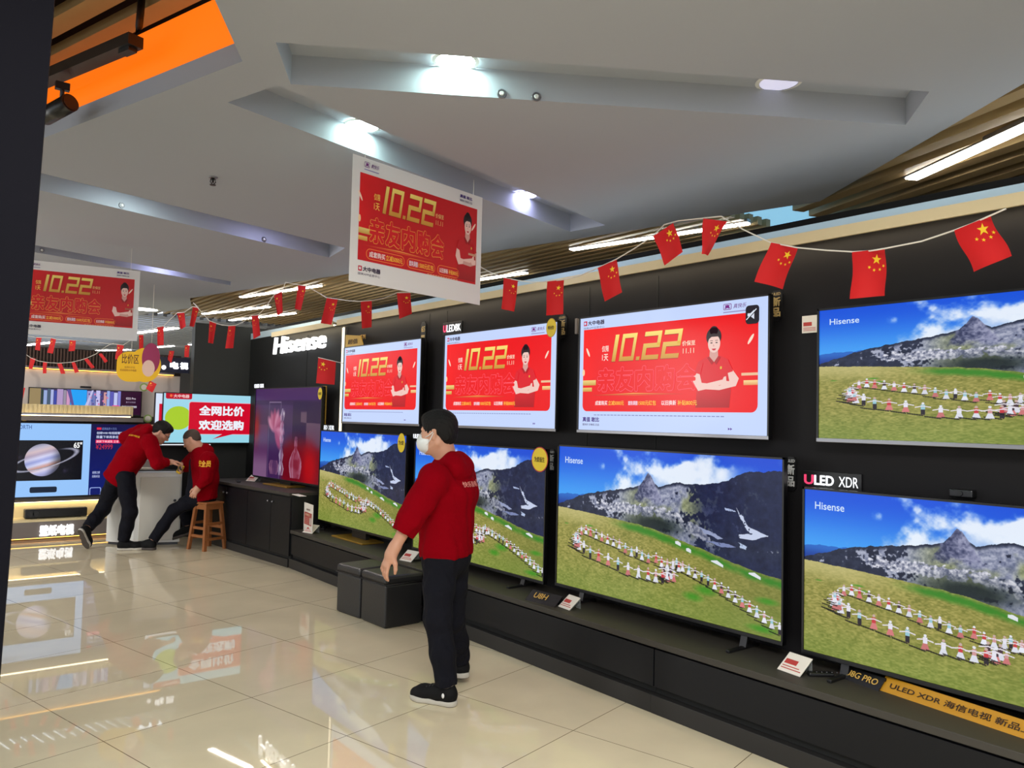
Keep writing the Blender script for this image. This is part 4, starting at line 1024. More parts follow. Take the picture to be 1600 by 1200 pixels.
vtag('black upright new product tag at the right edge of the half hidden meadow television', 856, 867, 702, 739, '新品', tw)
vtag('long thin black tag right of the smallest poster television', 656.5, 664, 503, 603, '国品牌真好', tg, '65')
def disc_sticker(label, px, py, rpx, x, m, rim=None, text=None, rz=1.0):
    c = on_x(px, py, x-.012); k = (c-CAM).dot(FW)/F_PX; r = rpx*k
    t = thing('round_sticker', label, 'sticker', c, FACE_WALL, 'yellow round stickers')
    mb = MB(); mb.cone((0, 0, 0), (0, .0015, 0), r*1.25, r*1.25, 32); mb.bm.transform(Matrix.Diagonal((rz, 1, 1, 1))); mb.build('card', m, t)
    if rim: mb = MB(); mb.cone((0, .0015, 0), (0, .003, 0), r*1.36, r*1.36, 32); mb.bm.transform(Matrix.Diagonal((rz, 1, 1, 1))); mb.build('rim', rim, t)
    if text: letters('lettering', text, -r*.85*rz, -r*.28, r*.85*rz, r*.28, -.0005, M['text_dark'], t, .01, 0, .0008)
disc_sticker('yellow round sticker with red rim on the half hidden meadow television', 843, 718, 14.5, XT, M['yellow_tag'], M['print_red'], '为爱而生')
disc_sticker('yellow round sticker on the upper right of the gold base television', 627, 692, 12, XT, M['yellow_tag'], None, '为爱', .75)
disc_sticker('yellow round sticker on the purple perfume television', 500, 615, 7.5, 3.63, M['yellow_tag'], None, '国货', .8)
disc_sticker('yellow round sticker hanging on the corner of the poster television behind the man', 861, 512, 11, XU, M['yellow_tag'], M['gold'], '特价', .8)
# mute badge shown on the largest poster screen
c0, c1 = on_x(1165, 478, XU-.012), on_x(1186, 505, XU-.012)
t = thing('mute_icon_label', 'dark rounded label with a muted speaker sign on the largest poster screen', 'label', (XU-.011, (c0.y+c1.y)/2, c1.z), FACE_WALL)
w_, h_ = c0.y-c1.y, c0.z-c1.z
p = Pic(); p.rrect(-w_/2, 0, w_/2, h_, .02, (22, 22, 34), 0); p.poly([(-.03, h_*.42), (-.012, h_*.42), (.012, h_*.25), (.012, h_*.75), (-.012, h_*.58), (-.03, h_*.58)], (220, 226, 240), 1); p.line([(-.03, h_*.25), (.032, h_*.78)], .006, (22, 22, 34), 2); p.line([(-.036, h_*.25), (.026, h_*.78)], .005, (230, 236, 246), 3)
link(p.mesh('plate', M['screen']), 'plate', t)
# price card on the wall, house shaped gold sign, gold stick tag, camera
def wall_card(label, px0, px1, py0, py1, x, lines):
    a, b = on_x(px0, (py0+py1)/2, x), on_x(px1, (py0+py1)/2, x); z1, z0 = on_x((px0+px1)/2, py0, x).z, on_x((px0+px1)/2, py1, x).z
    w, h = a.y-b.y, z1-z0; t = thing('price_card', label, 'price card', (x, (a.y+b.y)/2, z0), FACE_WALL, 'white price cards')
    mb = MB(); mb.box(-w/2, w/2, 0, .006, 0, h, 0, .001); mb.build('card', M['paper'], t)
    mb = MB(); mb.box(-w*.4, w*.15, -.001, 0, h*.40, h*.62)
    for i in range(3): mb.box(-w*.4, w*.4, -.001, 0, h*(.12+.08*i), h*(.15+.08*i))
    mb.build('print', M['print_red'], t)
wall_card('white price card on the wall left of the upper right meadow television', 1253, 1277, 493, 520, XW-.007, 3)
g0, g1 = on_x(538, 541, XU), on_x(566, 541, XU)
t = thing('house_shaped_sign', 'small gold house shaped sign on the smallest poster television', 'sign', (XU+.01, (g0.y+g1.y)/2, 2.275), FACE_WALL)
gw = g0.y-g1.y; mb = MB(); mb.prism([(-gw/2, 0, 0), (gw/2, 0, 0), (gw*.32, 0, .10), (-gw*.5, 0, .13)], (0, .01, 0)); mb.build('plate', M['gold'], t)
letters('lettering', '超值', -gw*.35, .025, gw*.2, .075, 0, M['text_dark'], t, .02)
t = thing('wall_lettering', 'small pale gold lettering on the wall beside the gold house shaped sign', 'sign', (XW-.004, on_x(563, 527, XW).y, on_x(563, 531, XW).z), FACE_WALL)
letters('lettering', '臻享系列', -.14, 0, .12, .05, 0, M['text_gold'], t, .01)
q0, q1 = on_x(507, 603, 3.70), on_x(507, 663, 3.70)
t = thing('gold_stick_tag', 'thin gold upright tag beside the purple perfume television', 'tag', (3.70, q0.y, q1.z), FACE_WALL)
mb = MB(); mb.box(-.045, .045, 0, .01, 0, q0.z-q1.z, 0, .002); mb.build('plate', M['gold'], t)
for i, ch in enumerate('海信激光'): letters('lettering', ch, -.03, (q0.z-q1.z)*(.75-.2*i), .03, (q0.z-q1.z)*(.75-.2*i)+.06, 0, M['text_dark'], t, .02, 0, .001)
a, b = on_x(1490, 769, XW-.03), on_x(1517, 772, XW-.03)
t = thing('sensor_box', 'small dark sensor box on the wall above the lower right television', 'sensor', (XW-.03, (a.y+b.y)/2, a.z-.02), FACE_WALL)
mb = MB(); mb.box(-.05, .05, -.02, .03, 0, .035, 0, .006); mb.build('housing', M['metal_dark'], t); mb = MB(); mb.cone((0, -.026, .018), (0, -.02, .018), .01, .011, 16); mb.build('lens', M['tag_black'], t)
a = on_x(904.5, 508, XW-.02)
t = thing('cable_clip', 'narrow grey bracket on the wall left of the largest poster television', 'bracket', (XW-.02, a.y+.03, a.z-.06), FACE_WALL)
mb = MB(); mb.box(-.012, .012, 0, .02, 0, .11, 0, .002); mb.build('plate', M['shelf_grey'], t)

# ------------------------------------------------------------------ cabinets under the televisions
XF = 3.35
def low_cabinet(label, y0, y1, ndraw):
    t = thing('low_cabinet', label, 'cabinet', (XF, (y0+y1)/2, 0), FACE_WALL, 'charcoal low cabinets'); w = y1-y0
    mb = MB(); mb.box(-w/2+.001, w/2-.001, .03, .44, .10, .345); mb.build('carcass', M['wall_dark'], t)
    mb = MB(); mb.box(-w/2, w/2, -.012, .40, 0, .098, 0, .003); mb.build('plinth', M['plinth'], t)
    dw = w/ndraw
    for i in range(ndraw): mb = MB(); mb.box(-w/2+i*dw+.004, -w/2+(i+1)*dw-.004, .008, .03, .135, .338, 0, .003); mb.build('drawer_front', M['cab_front'], t)
low_cabinet('charcoal low cabinet nearest the camera, right of the front seam', -0.6, 2.93, 1)
low_cabinet('charcoal low cabinet behind the standing man', 2.93, 5.4, 1)
low_cabinet('charcoal low cabinet behind the leather cubes, next to the tall cabinet', 5.4, 7.83, 1)
ct = MB(); ct.box(XF-.008, XW, -.6, 7.83, .352, .386, 0, .003)
tag(ct.build('countertop', M['cab_top']), 'long charcoal counter top carrying the row of meadow televisions', 'countertop')
t = thing('tall_cabinet', 'taller charcoal cabinet with door knobs under the purple perfume television', 'cabinet', (3.34, 7.83, 0))
def tq(y, o): return Vector((3.34-(y-7.83)*.09-3.34+o, y-7.83, 0))
Y0, Y1 = 7.84, 9.95
mb = MB(); mb.prism([tq(Y0, .025), (.44, Y0-7.83, 0), (.44, Y1-7.83, 0), tq(Y1, .025)], (0, 0, TALL_Z-.03)); mb.build('carcass', M['wall_dark'], t)
mb = MB(); mb.prism([tq(Y0, -.01), tq(Y0, .05), tq(Y1, .05), tq(Y1, -.01)], (0, 0, .085)); mb.build('plinth', M['plinth'], t)
mb = MB(); mb.prism([p_+Vector((0, 0, TALL_Z-.03)) for p_ in [tq(Y0, -.012), Vector((.45, Y0-7.83, 0)), Vector((.45, Y1-7.83, 0)), tq(Y1, -.012)]], (0, 0, .03)); mb.build('top', M['cab_top'], t)
ys = [Y0+.005, 8.27, 8.83, 9.39, Y1]
for i in range(4):
    mb = MB(); mb.prism([p_+Vector((0, 0, .115)) for p_ in [tq(ys[i]+.004, .004), tq(ys[i]+.004, .025), tq(ys[i+1]-.004, .025), tq(ys[i+1]-.004, .004)]], (0, 0, TALL_Z-.165)); d = mb.build('door', M['cab_front'], t)
    k = tq(ys[i]+.05 if i % 2 else ys[i+1]-.05, -.008)
    mb = MB(); mb.ball((k.x, k.y, TALL_Z-.12), .012); mb.build('knob', M['silver'], d)

# price cards and small things on the counter
def desk_card(label, px, py, z, w, h, rz=0.0, red=True):
    c = on_z(px, py, z); t = thing('price_card', label, 'price card', (c.x, c.y, z), FACE_WALL+rz, 'white price cards on the counter')
    tilt = Matrix.Rotation(R(-52), 4, 'X')
    mb = MB(); mb.box(-w/2, w/2, -.004, 0, 0, h, 0, .001); mb.bm.transform(tilt); mb.build('card', M['paper'], t)
    mb = MB(); mb.box(-w*.42, w*.1, -.005, -.004, h*.42, h*.66); mb.box(-w*.42, w*.42, -.005, -.004, h*.16, h*.20); mb.box(-w*.42, w*.3, -.005, -.004, h*.28, h*.32); mb.bm.transform(tilt); mb.build('print', M['print_red'], t)
    mb = MB(); mb.prism([(-w*.45, 0.004, 0), (w*.45, 0.004, 0), (w*.45, h*.80, h*.58), (-w*.45, h*.80, h*.58)], (0, .004, -.004)); mb.prism([(-w*.45, h*.77, h*.56), (w*.45, h*.77, h*.56), (w*.45, h*.80, 0), (-w*.45, h*.80, 0)], (0, .004, 0)); mb.build('stand', M['acrylic'], t)
desk_card('white price card on the counter between the two lower right televisions', 1232, 1052, ZT, .135, .115, R(-8))
desk_card('white price card on the counter beside the gold lettered black plate', 881, 951, ZT, .12, .11, R(-6))
desk_card('white price card on the counter seen just above the leather cubes', 633, 877, ZT, .14, .12, R(12))
desk_card('white price card in front of the standing price poster', 480, 833, ZT, .15, .12, R(14))
desk_card('small white price card on the left end of the tall cabinet', 391, 752, TALL_Z, .15, .11, R(22))
c = on_z(466, 774.5, TALL_Z); t = thing('flat_card', 'flat white card lying at the front corner of the tall cabinet', 'card', (c.x, c.y, TALL_Z), FACE_WALL+R(-5)); mb = MB(); mb.box(-.14, .10, -.02, .05, 0, .004); mb.build('card', M['paper'], t)
t = thing('price_poster', 'standing white and red price poster leaning at the end of the tall cabinet', 'poster', (3.44, 7.62, ZT), FACE_WALL+R(-8))
pw_, ph_ = .31, .285
mb = MB(); mb.box(-pw_/2, pw_/2, 0, .006, 0, ph_, 0, .001); mb.build('sheet', M['paper'], t)
p = Pic(); p.rect(-pw_*.42, ph_*.24, pw_*.40, ph_*.68, (178, 84, 76), 1); p.rect(pw_*.18, ph_*.28, pw_*.38, ph_*.52, (206, 190, 180), 2); p.text('特惠价', -pw_*.30, ph_*.55, pw_*.25, ph_*.64, (226, 190, 160), 2, .02); p.text('海信电视', -pw_*.2, ph_*.75, pw_*.2, ph_*.82, (120, 90, 90), 2, .02)
for i in range(4): p.rect(-pw_*.36, ph_*(.29+.06*i), pw_*.10, ph_*(.31+.06*i), (206, 140, 130), 2)
o = link(p.mesh('print', M['print']), 'print', t, (0, -.0012, 0))
def plate(label, px0, py0, px1, py1, z, d, h, mats, words, mword, rz=0.0, name='name_plate'):
    a, b = on_z(px0, py0, z), on_z(px1, py1, z); w = (a-b).length; c = (a+b)/2
    t = thing(name, label, 'sign', (c.x, c.y, z), math.atan2(b.y-a.y, b.x-a.x))
    mb = MB(); mb.prism([(-w/2, 0, 0), (w/2, 0, 0), (w/2, d, h), (-w/2, d, h)], (0, .006, .0)); mb.prism([(-w/2, d, h), (w/2, d, h), (w/2, d, 0), (-w/2, d, 0)], (0, .006, 0)); mb.build('plate', mats, t)
    L = math.hypot(d, h); tilt = Matrix.Rotation(-math.atan2(d, h), 4, 'X')
    for s, u0, v0, u1, v1 in words:
        o = letters('lettering', s, (u0-.5)*w, v0*L, (u1-.5)*w, v1*L, -.002, mword, t, .015, 0, .001); o.matrix_local = tilt
    return t
plate('black plate with gold U8H lettering on the counter', 820, 937, 866, 949, ZT, .075, .06, M['black'], [('U8H', .18, .35, .62, .8)], M['text_gold'])
plate('black plate with grey lettering under the lower right television', 1312, 1058, 1372, 1080, ZT, .05, .05, M['metal_dark'], [('U8G PRO', .08, .3, .9, .75)], M['text_gold'])
plate('long amber strip with dark lettering under the lower right television', 1373, 1078, 1690, 1185, ZT, .05, .055, mat('amber_strip', rgb(186, 134, 28), 0.4), [('ULED XDR 海信电视 新品上市', .05, .3, .85, .72)], M['text_dark'], name='promotion_strip')
c = on_z(1142, 1022, ZT)
def remote(label, px, py, z, rz, L=.17):
    c = on_z(px, py, z); t = thing('remote_control', label, 'remote control', (c.x, c.y, z), rz, 'dark remote controls'); mb = MB(); mb.box(-L/2, L/2, -.022, .022, 0, .018, 0, .006); mb.build('body', M['black'], t)
    mb = MB(); [mb.cone((-L*.35+.024*i, 0, .018), (-L*.35+.024*i, 0, .0205), .006, .005, 10) for i in range(6)]; mb.build('buttons', M['metal_dark'], t)
remote('dark remote control on the counter before the gold base television', 505, 826, ZT, R(60), .20)
remote('dark remote control on the counter beside the price card by the gold lettered plate', 908, 941, ZT, R(20), .12)
remote('dark remote control on the counter beside the price card left of the amber strip', 1282, 1056, ZT, R(-40), .12)
remote('dark remote control on the left end of the tall cabinet', 372, 753, TALL_Z, R(75), .2)

# ------------------------------------------------------------------ two leather storage cubes
def cube(label, px0, py0, px1, py1, depth):
    a, b = on_z(px0, py0), on_z(px1, py1); w = (b-a).length; rz = math.atan2(b.y-a.y, b.x-a.x); c = (a+b)/2
    t = thing('leather_cube_stool', label, 'stool', c, rz, 'black leather cube stools')
    mb = MB(); mb.box(-w/2+.004, w/2-.004, .004, depth-.004, 0.006, .315, 0, .012); mb.box(-w/2+.02, w/2-.02, .02, depth-.02, 0, .01); mb.build('body', M['leather'], t)
    mb = MB(); mb.box(-w/2, w/2, -.004, depth, .318, .385, 0, .022); mb.build('lid', M['leather'], t)
    mb = MB(); mb.tube([(-w/2, -.006, .322), (w/2, -.006, .322), (w/2+.002, depth, .322), (-w/2, depth, .322), (-w/2, -.006, .322)], .004, 6); mb.build('piping', M['leather'], t)
    return t
cube('black leather cube stool with lid, farther of two, beside the low cabinets', 524, 955, 561, 968, .34)
cube('black leather cube stool with lid, nearer of two, beside the standing man', 562, 968.3, 600.5, 984, .34)

# ------------------------------------------------------------------ printed posters hanging from the ceiling
def hung(label, tl, tr, d0, d1, h, lean=0.0):
    A, B = at(*tl, d0), at(*tr, d1); x = (B-A); x.z = 0; w = x.length; rz = math.atan2(x.y, x.x); c = (A+B)/2; zt = (A.z+B.z)/2
    t = thing('hanging_poster', label, 'poster', (c.x, c.y, zt-h), rz, 'red sale posters hanging from the ceiling')
    tilt = math.atan2(B.z-A.z, w)
    m = poster(w, h, 'sheet').mesh('printed_sheet', M['print'])
    o = link(m, 'printed_face', t); o.rotation_euler = (0, -tilt, 0)
    mb = MB(); mb.box(-w/2, w/2, .001, .003, 0, h); o = mb.build('sheet', M['white'], t); o.rotation_euler = (0, -tilt, 0)
    for sx in (-.42, .42):
        z1 = h+sx*w*math.tan(tilt); top = ZC-(zt-h)
        if top-z1 > .01: mb = MB(); mb.tube([(sx*w, .002, z1-.01), (sx*w, .002, top)], .0015, 6); mb.build('string', M['cord'], t)
    return t
hung('large red sale poster hanging from the ceiling above the counter screens', (552, 240), (754, 309), 4.05, 4.80, .655)
hung('red sale poster hanging from the ceiling behind the dark column at left', (28, 404), (219, 424), 6.55, 7.0, .62)

# yellow sign, blue shop sign, lit shelf lettering, soundbar
c = at(218, 567, 8.85)
t = thing('hanging_sign', 'yellow rounded sign hanging among the red flags on the left', 'sign', c, R(-18))
k = 8.85/F_PX
p = Pic(); p.rrect(-32*k, -30*k, 12*k, 17*k, 17*k, (238, 186, 14), 0); p.ell(8*k, -3*k, 23*k, 27*k, (238, 186, 14), .4); p.ell(16*k, 8*k, 13*k, 24*k, (150, 40, 84), 1); p.ell(13*k, -8*k, 9*k, 13*k, (226, 190, 170), 1.6)
p.text('比价区', -25*k, -2*k, -1*k, 13*k, (90, 40, 20), 2, .01); p.text('全网比价区', -21*k, -9*k, -6*k, -6*k, (150, 90, 20), 2, .0); p.text('欢迎选购大中电器', -27*k, -14*k, -4*k, -10.5*k, (150, 80, 20), 2, .0)
link(p.mesh('face', M['print']), 'face', t)
mb = MB(); mb.tube([(-12*k, .004, 16*k), (-12*k, .004, ZC-c.z)], .003, 6); mb.tube([(16*k, .004, 30*k), (16*k, .004, ZC-c.z)], .003, 6); mb.build('string', M['cord'], t)
mb = MB(); mb.box(-24*k, 18*k, .001, .006, -20*k, 15*k); mb.build('backing', M['yellow'], t)
a, b = on_y(232, 556, Yb-.08), on_y(296, 584, Yb-.08)
t = thing('shop_sign', 'dark blue shop sign with glowing white characters on the far wall', 'sign', ((a.x+b.x)/2, Yb-.08, b.z), 0); w_, h_ = b.x-a.x, a.z-b.z
mb = MB(); mb.box(-w_/2, w_/2, 0, .06, 0, h_, 0, .004); mb.build('panel', mat('navy_panel', rgb(44, 46, 68), 0.4), t)
letters('lettering', '电', w_*.02, h_*.26, w_*.23, h_*.72, 0, M['letter'], t, .05, 0, .012); letters('lettering', '视', w_*.26, h_*.26, w_*.46, h_*.72, 0, M['letter'], t, .05, 0, .012)
mb = MB(); mb.ball((-w_*.13, -.006, h_*.32), .03, sy=.3); mb.build('dot', M['letter'], t)
a, b = on_y(62, 821, Yb-.302), on_y(115, 835, Yb-.302)
t = thing('shelf_lettering', 'glowing white lettering on the grey shelf front below the soundbar', 'sign', ((a.x+b.x)/2, Yb-.302, b.z), 0); w_, h_ = b.x-a.x, a.z-b.z
letters('lettering', '壁纸电视', -w_/2, 0, w_/2, h_, 0, M['letter'], t, .05, 0, .012)
a, b = on_z(36, 812, .27), on_z(137, 808, .27)
a = on_y(38, 811, Yb-.22); b = on_y(136, 811, Yb-.22); zz = .27
t = thing('soundbar', 'black soundbar in the lit niche under the planet television', 'soundbar', ((a.x+b.x)/2, Yb-.22, zz), 0); w_ = b.x-a.x
mb = MB(); mb.box(-w_/2, w_/2, 0, .12, .008, .115, 0, .012); mb.build('body', M['black'], t)
mb = MB(); [mb.cone((x, -.004, .06), (x, .002, .06), .03, .032, 18) for x in (-w_*.40, -w_*.33, w_*.33, w_*.40)]; mb.build('speaker_cone', M['metal_dark'], t)
mb = MB(); mb.box(-w_*.4, -w_*.3, .02, .1, 0, .01); mb.box(w_*.3, w_*.4, .02, .1, 0, .01); mb.build('foot', M['metal_dark'], t)
for lab, px, py, m in [('round gold sticker above the planet television beside the dark column', 38, 651, M['gold']), ('small round green sticker on the marble wall below the yellow sign', 225, 605, mat('green_ring', rgb(150, 180, 90), 0.5)), ('round green and cream sticker above the head of the bending man', 231, 654, mat('green_ring_2', rgb(150, 180, 90), 0.5))]:
    c = on_y(px, py, Yb-.15 if py > 640 else Yb-.025); t = thing('round_sticker', lab, 'sticker', c, 0, 'stickers on the far wall'); mb = MB(); mb.cone((0, -.001, 0), (0, .003, 0), .052, .052, 28); mb.build('rim', m, t); mb = MB(); mb.cone((0, -.003, 0), (0, -.001, 0), .036, .036, 28); mb.build('centre', M['paper'] if m is not M['gold'] else M['yellow'], t)
for lab, px, py, yy in [('small black camera clip on top of the planet television', 120, 657, YB-.02), ('small black camera clip on top of the book spine screen', 134, 605, YB2-.02)]:
    c = on_y(px, py, yy); t = thing('webcam', lab, 'camera', c, 0, 'small black cameras'); mb = MB(); mb.box(-.06, .06, -.02, .03, -.012, .012, 0, .005); mb.build('housing', M['tag_black'], t); mb = MB(); mb.cone((0, -.024, 0), (0, -.02, 0), .008, .008, 12); mb.build('lens', M['metal_dark'], t)

# ------------------------------------------------------------------ white counter, papers, wooden stool
F1, F0, Fl = Vector((2.36, 10.01, 0)), Vector((2.84, 9.88, 0)), Vector((2.13, 10.30, 0))
ex = (F0-F1).normalized(); ey = (Fl-F1)
rz = math.atan2(ex.y, ex.x); cwid = (F0-F1).length
t = thing('service_counter', 'white service counter between the bending man and the seated man', 'counter', F1, rz)
inv = Matrix.Rotation(-rz, 4, 'Z'); el = inv @ (Fl-F1)
foot = [Vector((0, 0, 0)), Vector((cwid, 0, 0)), Vector((cwid+el.x*.6, el.y, 0)), Vector((el.x, el.y, 0))]
mb = MB(); mb.prism([f_+Vector((0, 0, .03)) for f_ in foot], (0, 0, .82)); mb.build('body', M['white'], t)
mb = MB(); cen = sum(foot, Vector())/4; mb.prism([cen+(f_-cen)*.95 for f_ in foot], (0, 0, .03)); mb.build('base', M['metal_dark'], t)
mb = MB(); mb.prism([cen+(f_-cen)*1.03+Vector((0, 0, .85)) for f_ in foot], (0, 0, .018)); mb.build('top', M['silver'], t)
mb = MB(); mb.prism([cen+(f_-cen)*1.0+Vector((0, 0, .868)) for f_ in foot], (0, 0, .012)); mb.build('mat', M['black'], t)
mb = MB(); mb.box(.05, cwid-.01, -.014, 0, .06, .80, 0, .004); d = mb.build('door', mat('off_white_door', rgb(205, 202, 192), 0.45), t)
mb = MB(); mb.cone((cwid-.07, -.022, .52), (cwid-.07, -.014, .52), .014, .016, 16); mb.tube([(cwid-.09, -.016, .48), (cwid-.09, -.03, .47), (cwid-.10, -.03, .44)], .006); mb.build('lock', M['metal_dark'], d)
tp = .88
def on_counter(name, lab, cat, x, y, w, dp, h, m, r=0.0):
    P = F1+Matrix.Rotation(rz, 3, 'Z') @ Vector((x, y, 0)); t = thing(name, lab, cat, (P.x, P.y, tp), rz+r); mb = MB(); mb.box(-w/2, w/2, -dp/2, dp/2, 0, h, 0, .002); mb.build('sheets' if 'paper' in name else 'body', m, t); return t
on_counter('paper_stack', 'stack of grey papers on the white counter under the bending man', 'papers', .10, .14, .26, .20, .02, M['paper'])
o = on_counter('document_box', 'grey document box on the white counter behind the papers', 'box', .02, .26, .24, .10, .11, M['shelf_grey'])
mb = MB(); mb.box(-.122, .122, -.052, .052, .095, .115, 0, .002); mb.build('lid', M['silver'], o)
# wooden stool
sc_ = on_z(318, 850); t = thing('wooden_stool', 'tall brown wooden stool under the seated man', 'stool', (3.01, 9.40, 0), R(20))
mb = MB(); mb.box(-.125, .125, -.12, .12, .52, .545, 0, .008); mb.build('seat', M['wood'], t)
for sx in (-1, 1):
    for sy in (-1, 1):
        mb = MB(); a, b = Vector((sx*.095, sy*.09, .52)), Vector((sx*.14, sy*.14, 0)); dx = Vector((.018, 0, 0)); dy = Vector((0, .018, 0))
        mb.prism([b-dx-dy, b+dx-dy, b+dx+dy, b-dx+dy], a-b); mb.build('leg', M['wood'], t)
mb = MB(); mb.box(-.105, .105, -.105, -.085, .46, .52); mb.box(-.105, .105, .085, .105, .46, .52); mb.box(-.105, -.085, -.10, .10, .46, .52); mb.box(.085, .105, -.10, .10, .46, .52); mb.build('apron', M['wood'], t)
for z, q, sd in ((.30, .115, 'x'), (.13, .13, 'x'), (.25, .115, 'y'), (.16, .125, 'y')):
    for s in (-1, 1):
        mb = MB(); yv = .085+.10*(1-z/.52)*.6
        if sd == 'x': mb.box(-q, q, s*yv*1.1-.01, s*yv*1.1+.01, z-.015, z+.015)
        else: mb.box(s*q-.01, s*q+.01, -yv, yv, z-.015, z+.015)
        mb.build('stretcher', M['wood'], t)

# ------------------------------------------------------------------ red flag bunting
def cord(label, pts, r=.0035):
    P = [at(x, y, d) for x, y, d in pts]; out = []
    for i in range(len(P)-1):
        for k in range(4): out.append(P[i].lerp(P[i+1], k/4))
    out.append(P[-1]); c = sum(out, Vector())/len(out)
    mb = MB(); mb.tube([q-c for q in out], r, 6); o = mb.build('bunting_cord', M['cord'], None, c); tag(o, label, 'cord'); return o
def flag(label, corners, d, group, flip=False, dtw=0.0, stars=True, seed=0):
    P = [at(x, y, d+(dtw if i in (1, 2) else 0)) for i, (x, y) in enumerate(corners)]     # tl tr br bl
    c = (P[0]+P[1])/2; nx, nz = 8, 12; V, Fc, mi = [], [], []
    nrm = (P[1]-P[0]).cross(P[3]-P[0]).normalized()
    w = (P[1]-P[0]).length
    def S(s, t_):
        a = P[0].lerp(P[1], s); b = P[3].lerp(P[2], s)
        return a.lerp(b, t_)+nrm*(.05*w*math.sin(s*5+seed)*(.3+t_)+.04*w*math.sin(t_*6+seed*2))-c
    for j in range(nz+1):
        for i in range(nx+1): V.append(S(i/nx, j/nz))
    for j in range(nz):
        for i in range(nx): a = j*(nx+1)+i; Fc.append((a, a+1, a+nx+2, a+nx+1)); mi.append(0)
    if stars:
        out = nrm if nrm.dot(CAM-(P[0]+P[2])/2) > 0 else -nrm
        asp = w/max((P[3]-P[0]).length, 1e-6)
        def star(s, t_, r, rot):
            if flip: s = 1-s
            for sgn in (1, -1):
                n = len(V); V.append(S(s, t_)+out*.0016*sgn)
                for k in range(10):
                    a = rot+k*math.pi/5-math.pi/2; q = r if k % 2 == 0 else r*.4; V.append(S(s+q*math.cos(a), t_+q*math.sin(a)*asp)+out*.0016*sgn)
                for k in range(10): Fc.append((n, n+1+k, n+1+(k+1) % 10)); mi.append(1)
        star(.70, .22, .15, .2)
        for s, t_ in ((.47, .37), (.60, .44), (.77, .44), (.89, .37)): star(s, t_, .05, .5)
    o = mesh_obj('paper_flag', V, Fc, [M['flag'], M['flag_yellow']], None, True, c, mi); tag(o, label, 'flag', group); return o
dr = lambda px, x: x/(FW.x+RT.x*(px-800)/F_PX)
GF = 'small red flags on the white cords'
right = [('farthest right, over the upper right television', [(1491, 360), (1547, 337), (1577, 401), (1521, 425)]), ('second from the right end, hanging straight', [(1333, 393.5), (1383.5, 388), (1383, 462), (1331, 466.5)]), ('third from the right end, above a product tag', [(1204.5, 379), (1246.5, 387), (1223.5, 452), (1179.5, 440)]),
         ('twisted into a wedge, in front of a linear light', [(1098.6, 341.5), (1136, 346), (1107, 399), (1096, 397)]), ('tilted, left of the twisted wedge shaped one', [(1020.6, 369), (1052.5, 348), (1068, 393), (1038, 415)]), ('right above the left edge of the largest poster screen', [(933.5, 419), (963, 405.5), (971.5, 457), (944, 471.5)]),
         ('right one over the poster screen behind the man', [(855, 440), (881, 437), (879, 491), (853, 493)]), ('left one over the poster screen behind the man', [(787.5, 434), (809.5, 438), (803.5, 487), (784, 482.5)])]
for i, (lab, cs) in enumerate(right):
    px = sum(c[0] for c in cs)/4; flag('red flag on the right cord, '+lab, cs, dr(px, 3.25 if i != 4 else 3.2), GF, False, 0.03, True, i)
mid = [('under the lower corner of the hanging poster', [(620, 457.5), (641, 457.5), (643.7, 490), (624, 498.5)], 6.7, 0), ('second to the left of the hanging poster', [(563.5, 471), (581, 469.5), (580.7, 511), (565.5, 513.5)], 6.5, 0), ('above the lit brand sign, slanting', [(510.7, 465.5), (528, 467.5), (518, 507.5), (501, 505)], 6.8, 0),
       ('right of two crossing a linear light above the brand sign', [(466, 445), (478.7, 447.5), (470, 485), (460.5, 482.5)], 7.1, 0), ('left of two crossing a linear light above the brand sign', [(428, 461), (440.7, 455.5), (441.7, 487.5), (434, 494.5)], 7.2, 1), ('left of the brand sign, over the wall corner', [(393, 493), (403.7, 492.5), (407, 523.7), (396, 530)], 7.3, 1),
       ('right of two on the dark end wall', [(357, 509), (368, 509), (364.4, 544), (352, 544.4)], 7.8, 1), ('left of two on the dark end wall', [(327.4, 501), (338, 505), (333, 537), (325.4, 535.6)], 7.9, 1), ('right of two at the slat corner above the dark end wall', [(301.6, 479), (311, 481), (303, 511), (296, 509.6)], 8.1, 0),
       ('left of two at the slat corner above the dark end wall', [(276.6, 489), (288, 488), (290.4, 510), (282.4, 515)], 8.3, 1), ('just above the right side of the yellow sign', [(245.6, 511), (255.6, 509.6), (256, 539), (246, 540)], 8.7, 1), ('just above the left side of the yellow sign', [(217, 523), (224, 523.5), (224, 549), (217.5, 549)], 9.0, 1)]
for i, (lab, cs, d, fl_) in enumerate(mid): flag('small red flag '+lab, cs, d, GF, bool(fl_), .02, True, i+3)
flag('red flag with yellow stars hanging below the brand sign over the purple screen', [(497.5, 558.7), (525, 565), (522.5, 601), (493.7, 598.7)], 6.9, GF, True, .02, True, 2)
far = [('in front of the blue shop sign', [(264.4, 548), (272.4, 548.4), (268, 568), (262, 562)], 9.9), ('right of the blue shop sign by the dark end wall', [(289, 540), (296.4, 539), (295, 558), (287.6, 558)], 9.8), ('dangling crookedly under the yellow sign', [(234, 594.5), (245, 600), (238, 613.5), (227.8, 607)], 8.9),
       ('touching the left edge of the yellow sign', [(183, 538), (193.5, 540), (188, 563), (180, 561)], 9.3), ('below the hanging poster, first from the dark column', [(56.5, 527), (65, 527), (62, 548), (55, 546.5)], 9.25), ('below the hanging poster, second from the dark column', [(80, 528), (88, 530), (82.5, 552.5), (74, 551)], 9.25), ('below the hanging poster, third from the dark column', [(108.5, 531.5), (118.5, 532), (117.5, 548), (107.5, 549)], 9.25)]
for i, (lab, cs, d) in enumerate(far): flag('small red flag '+lab, cs, d, GF, True, .0, True, i)
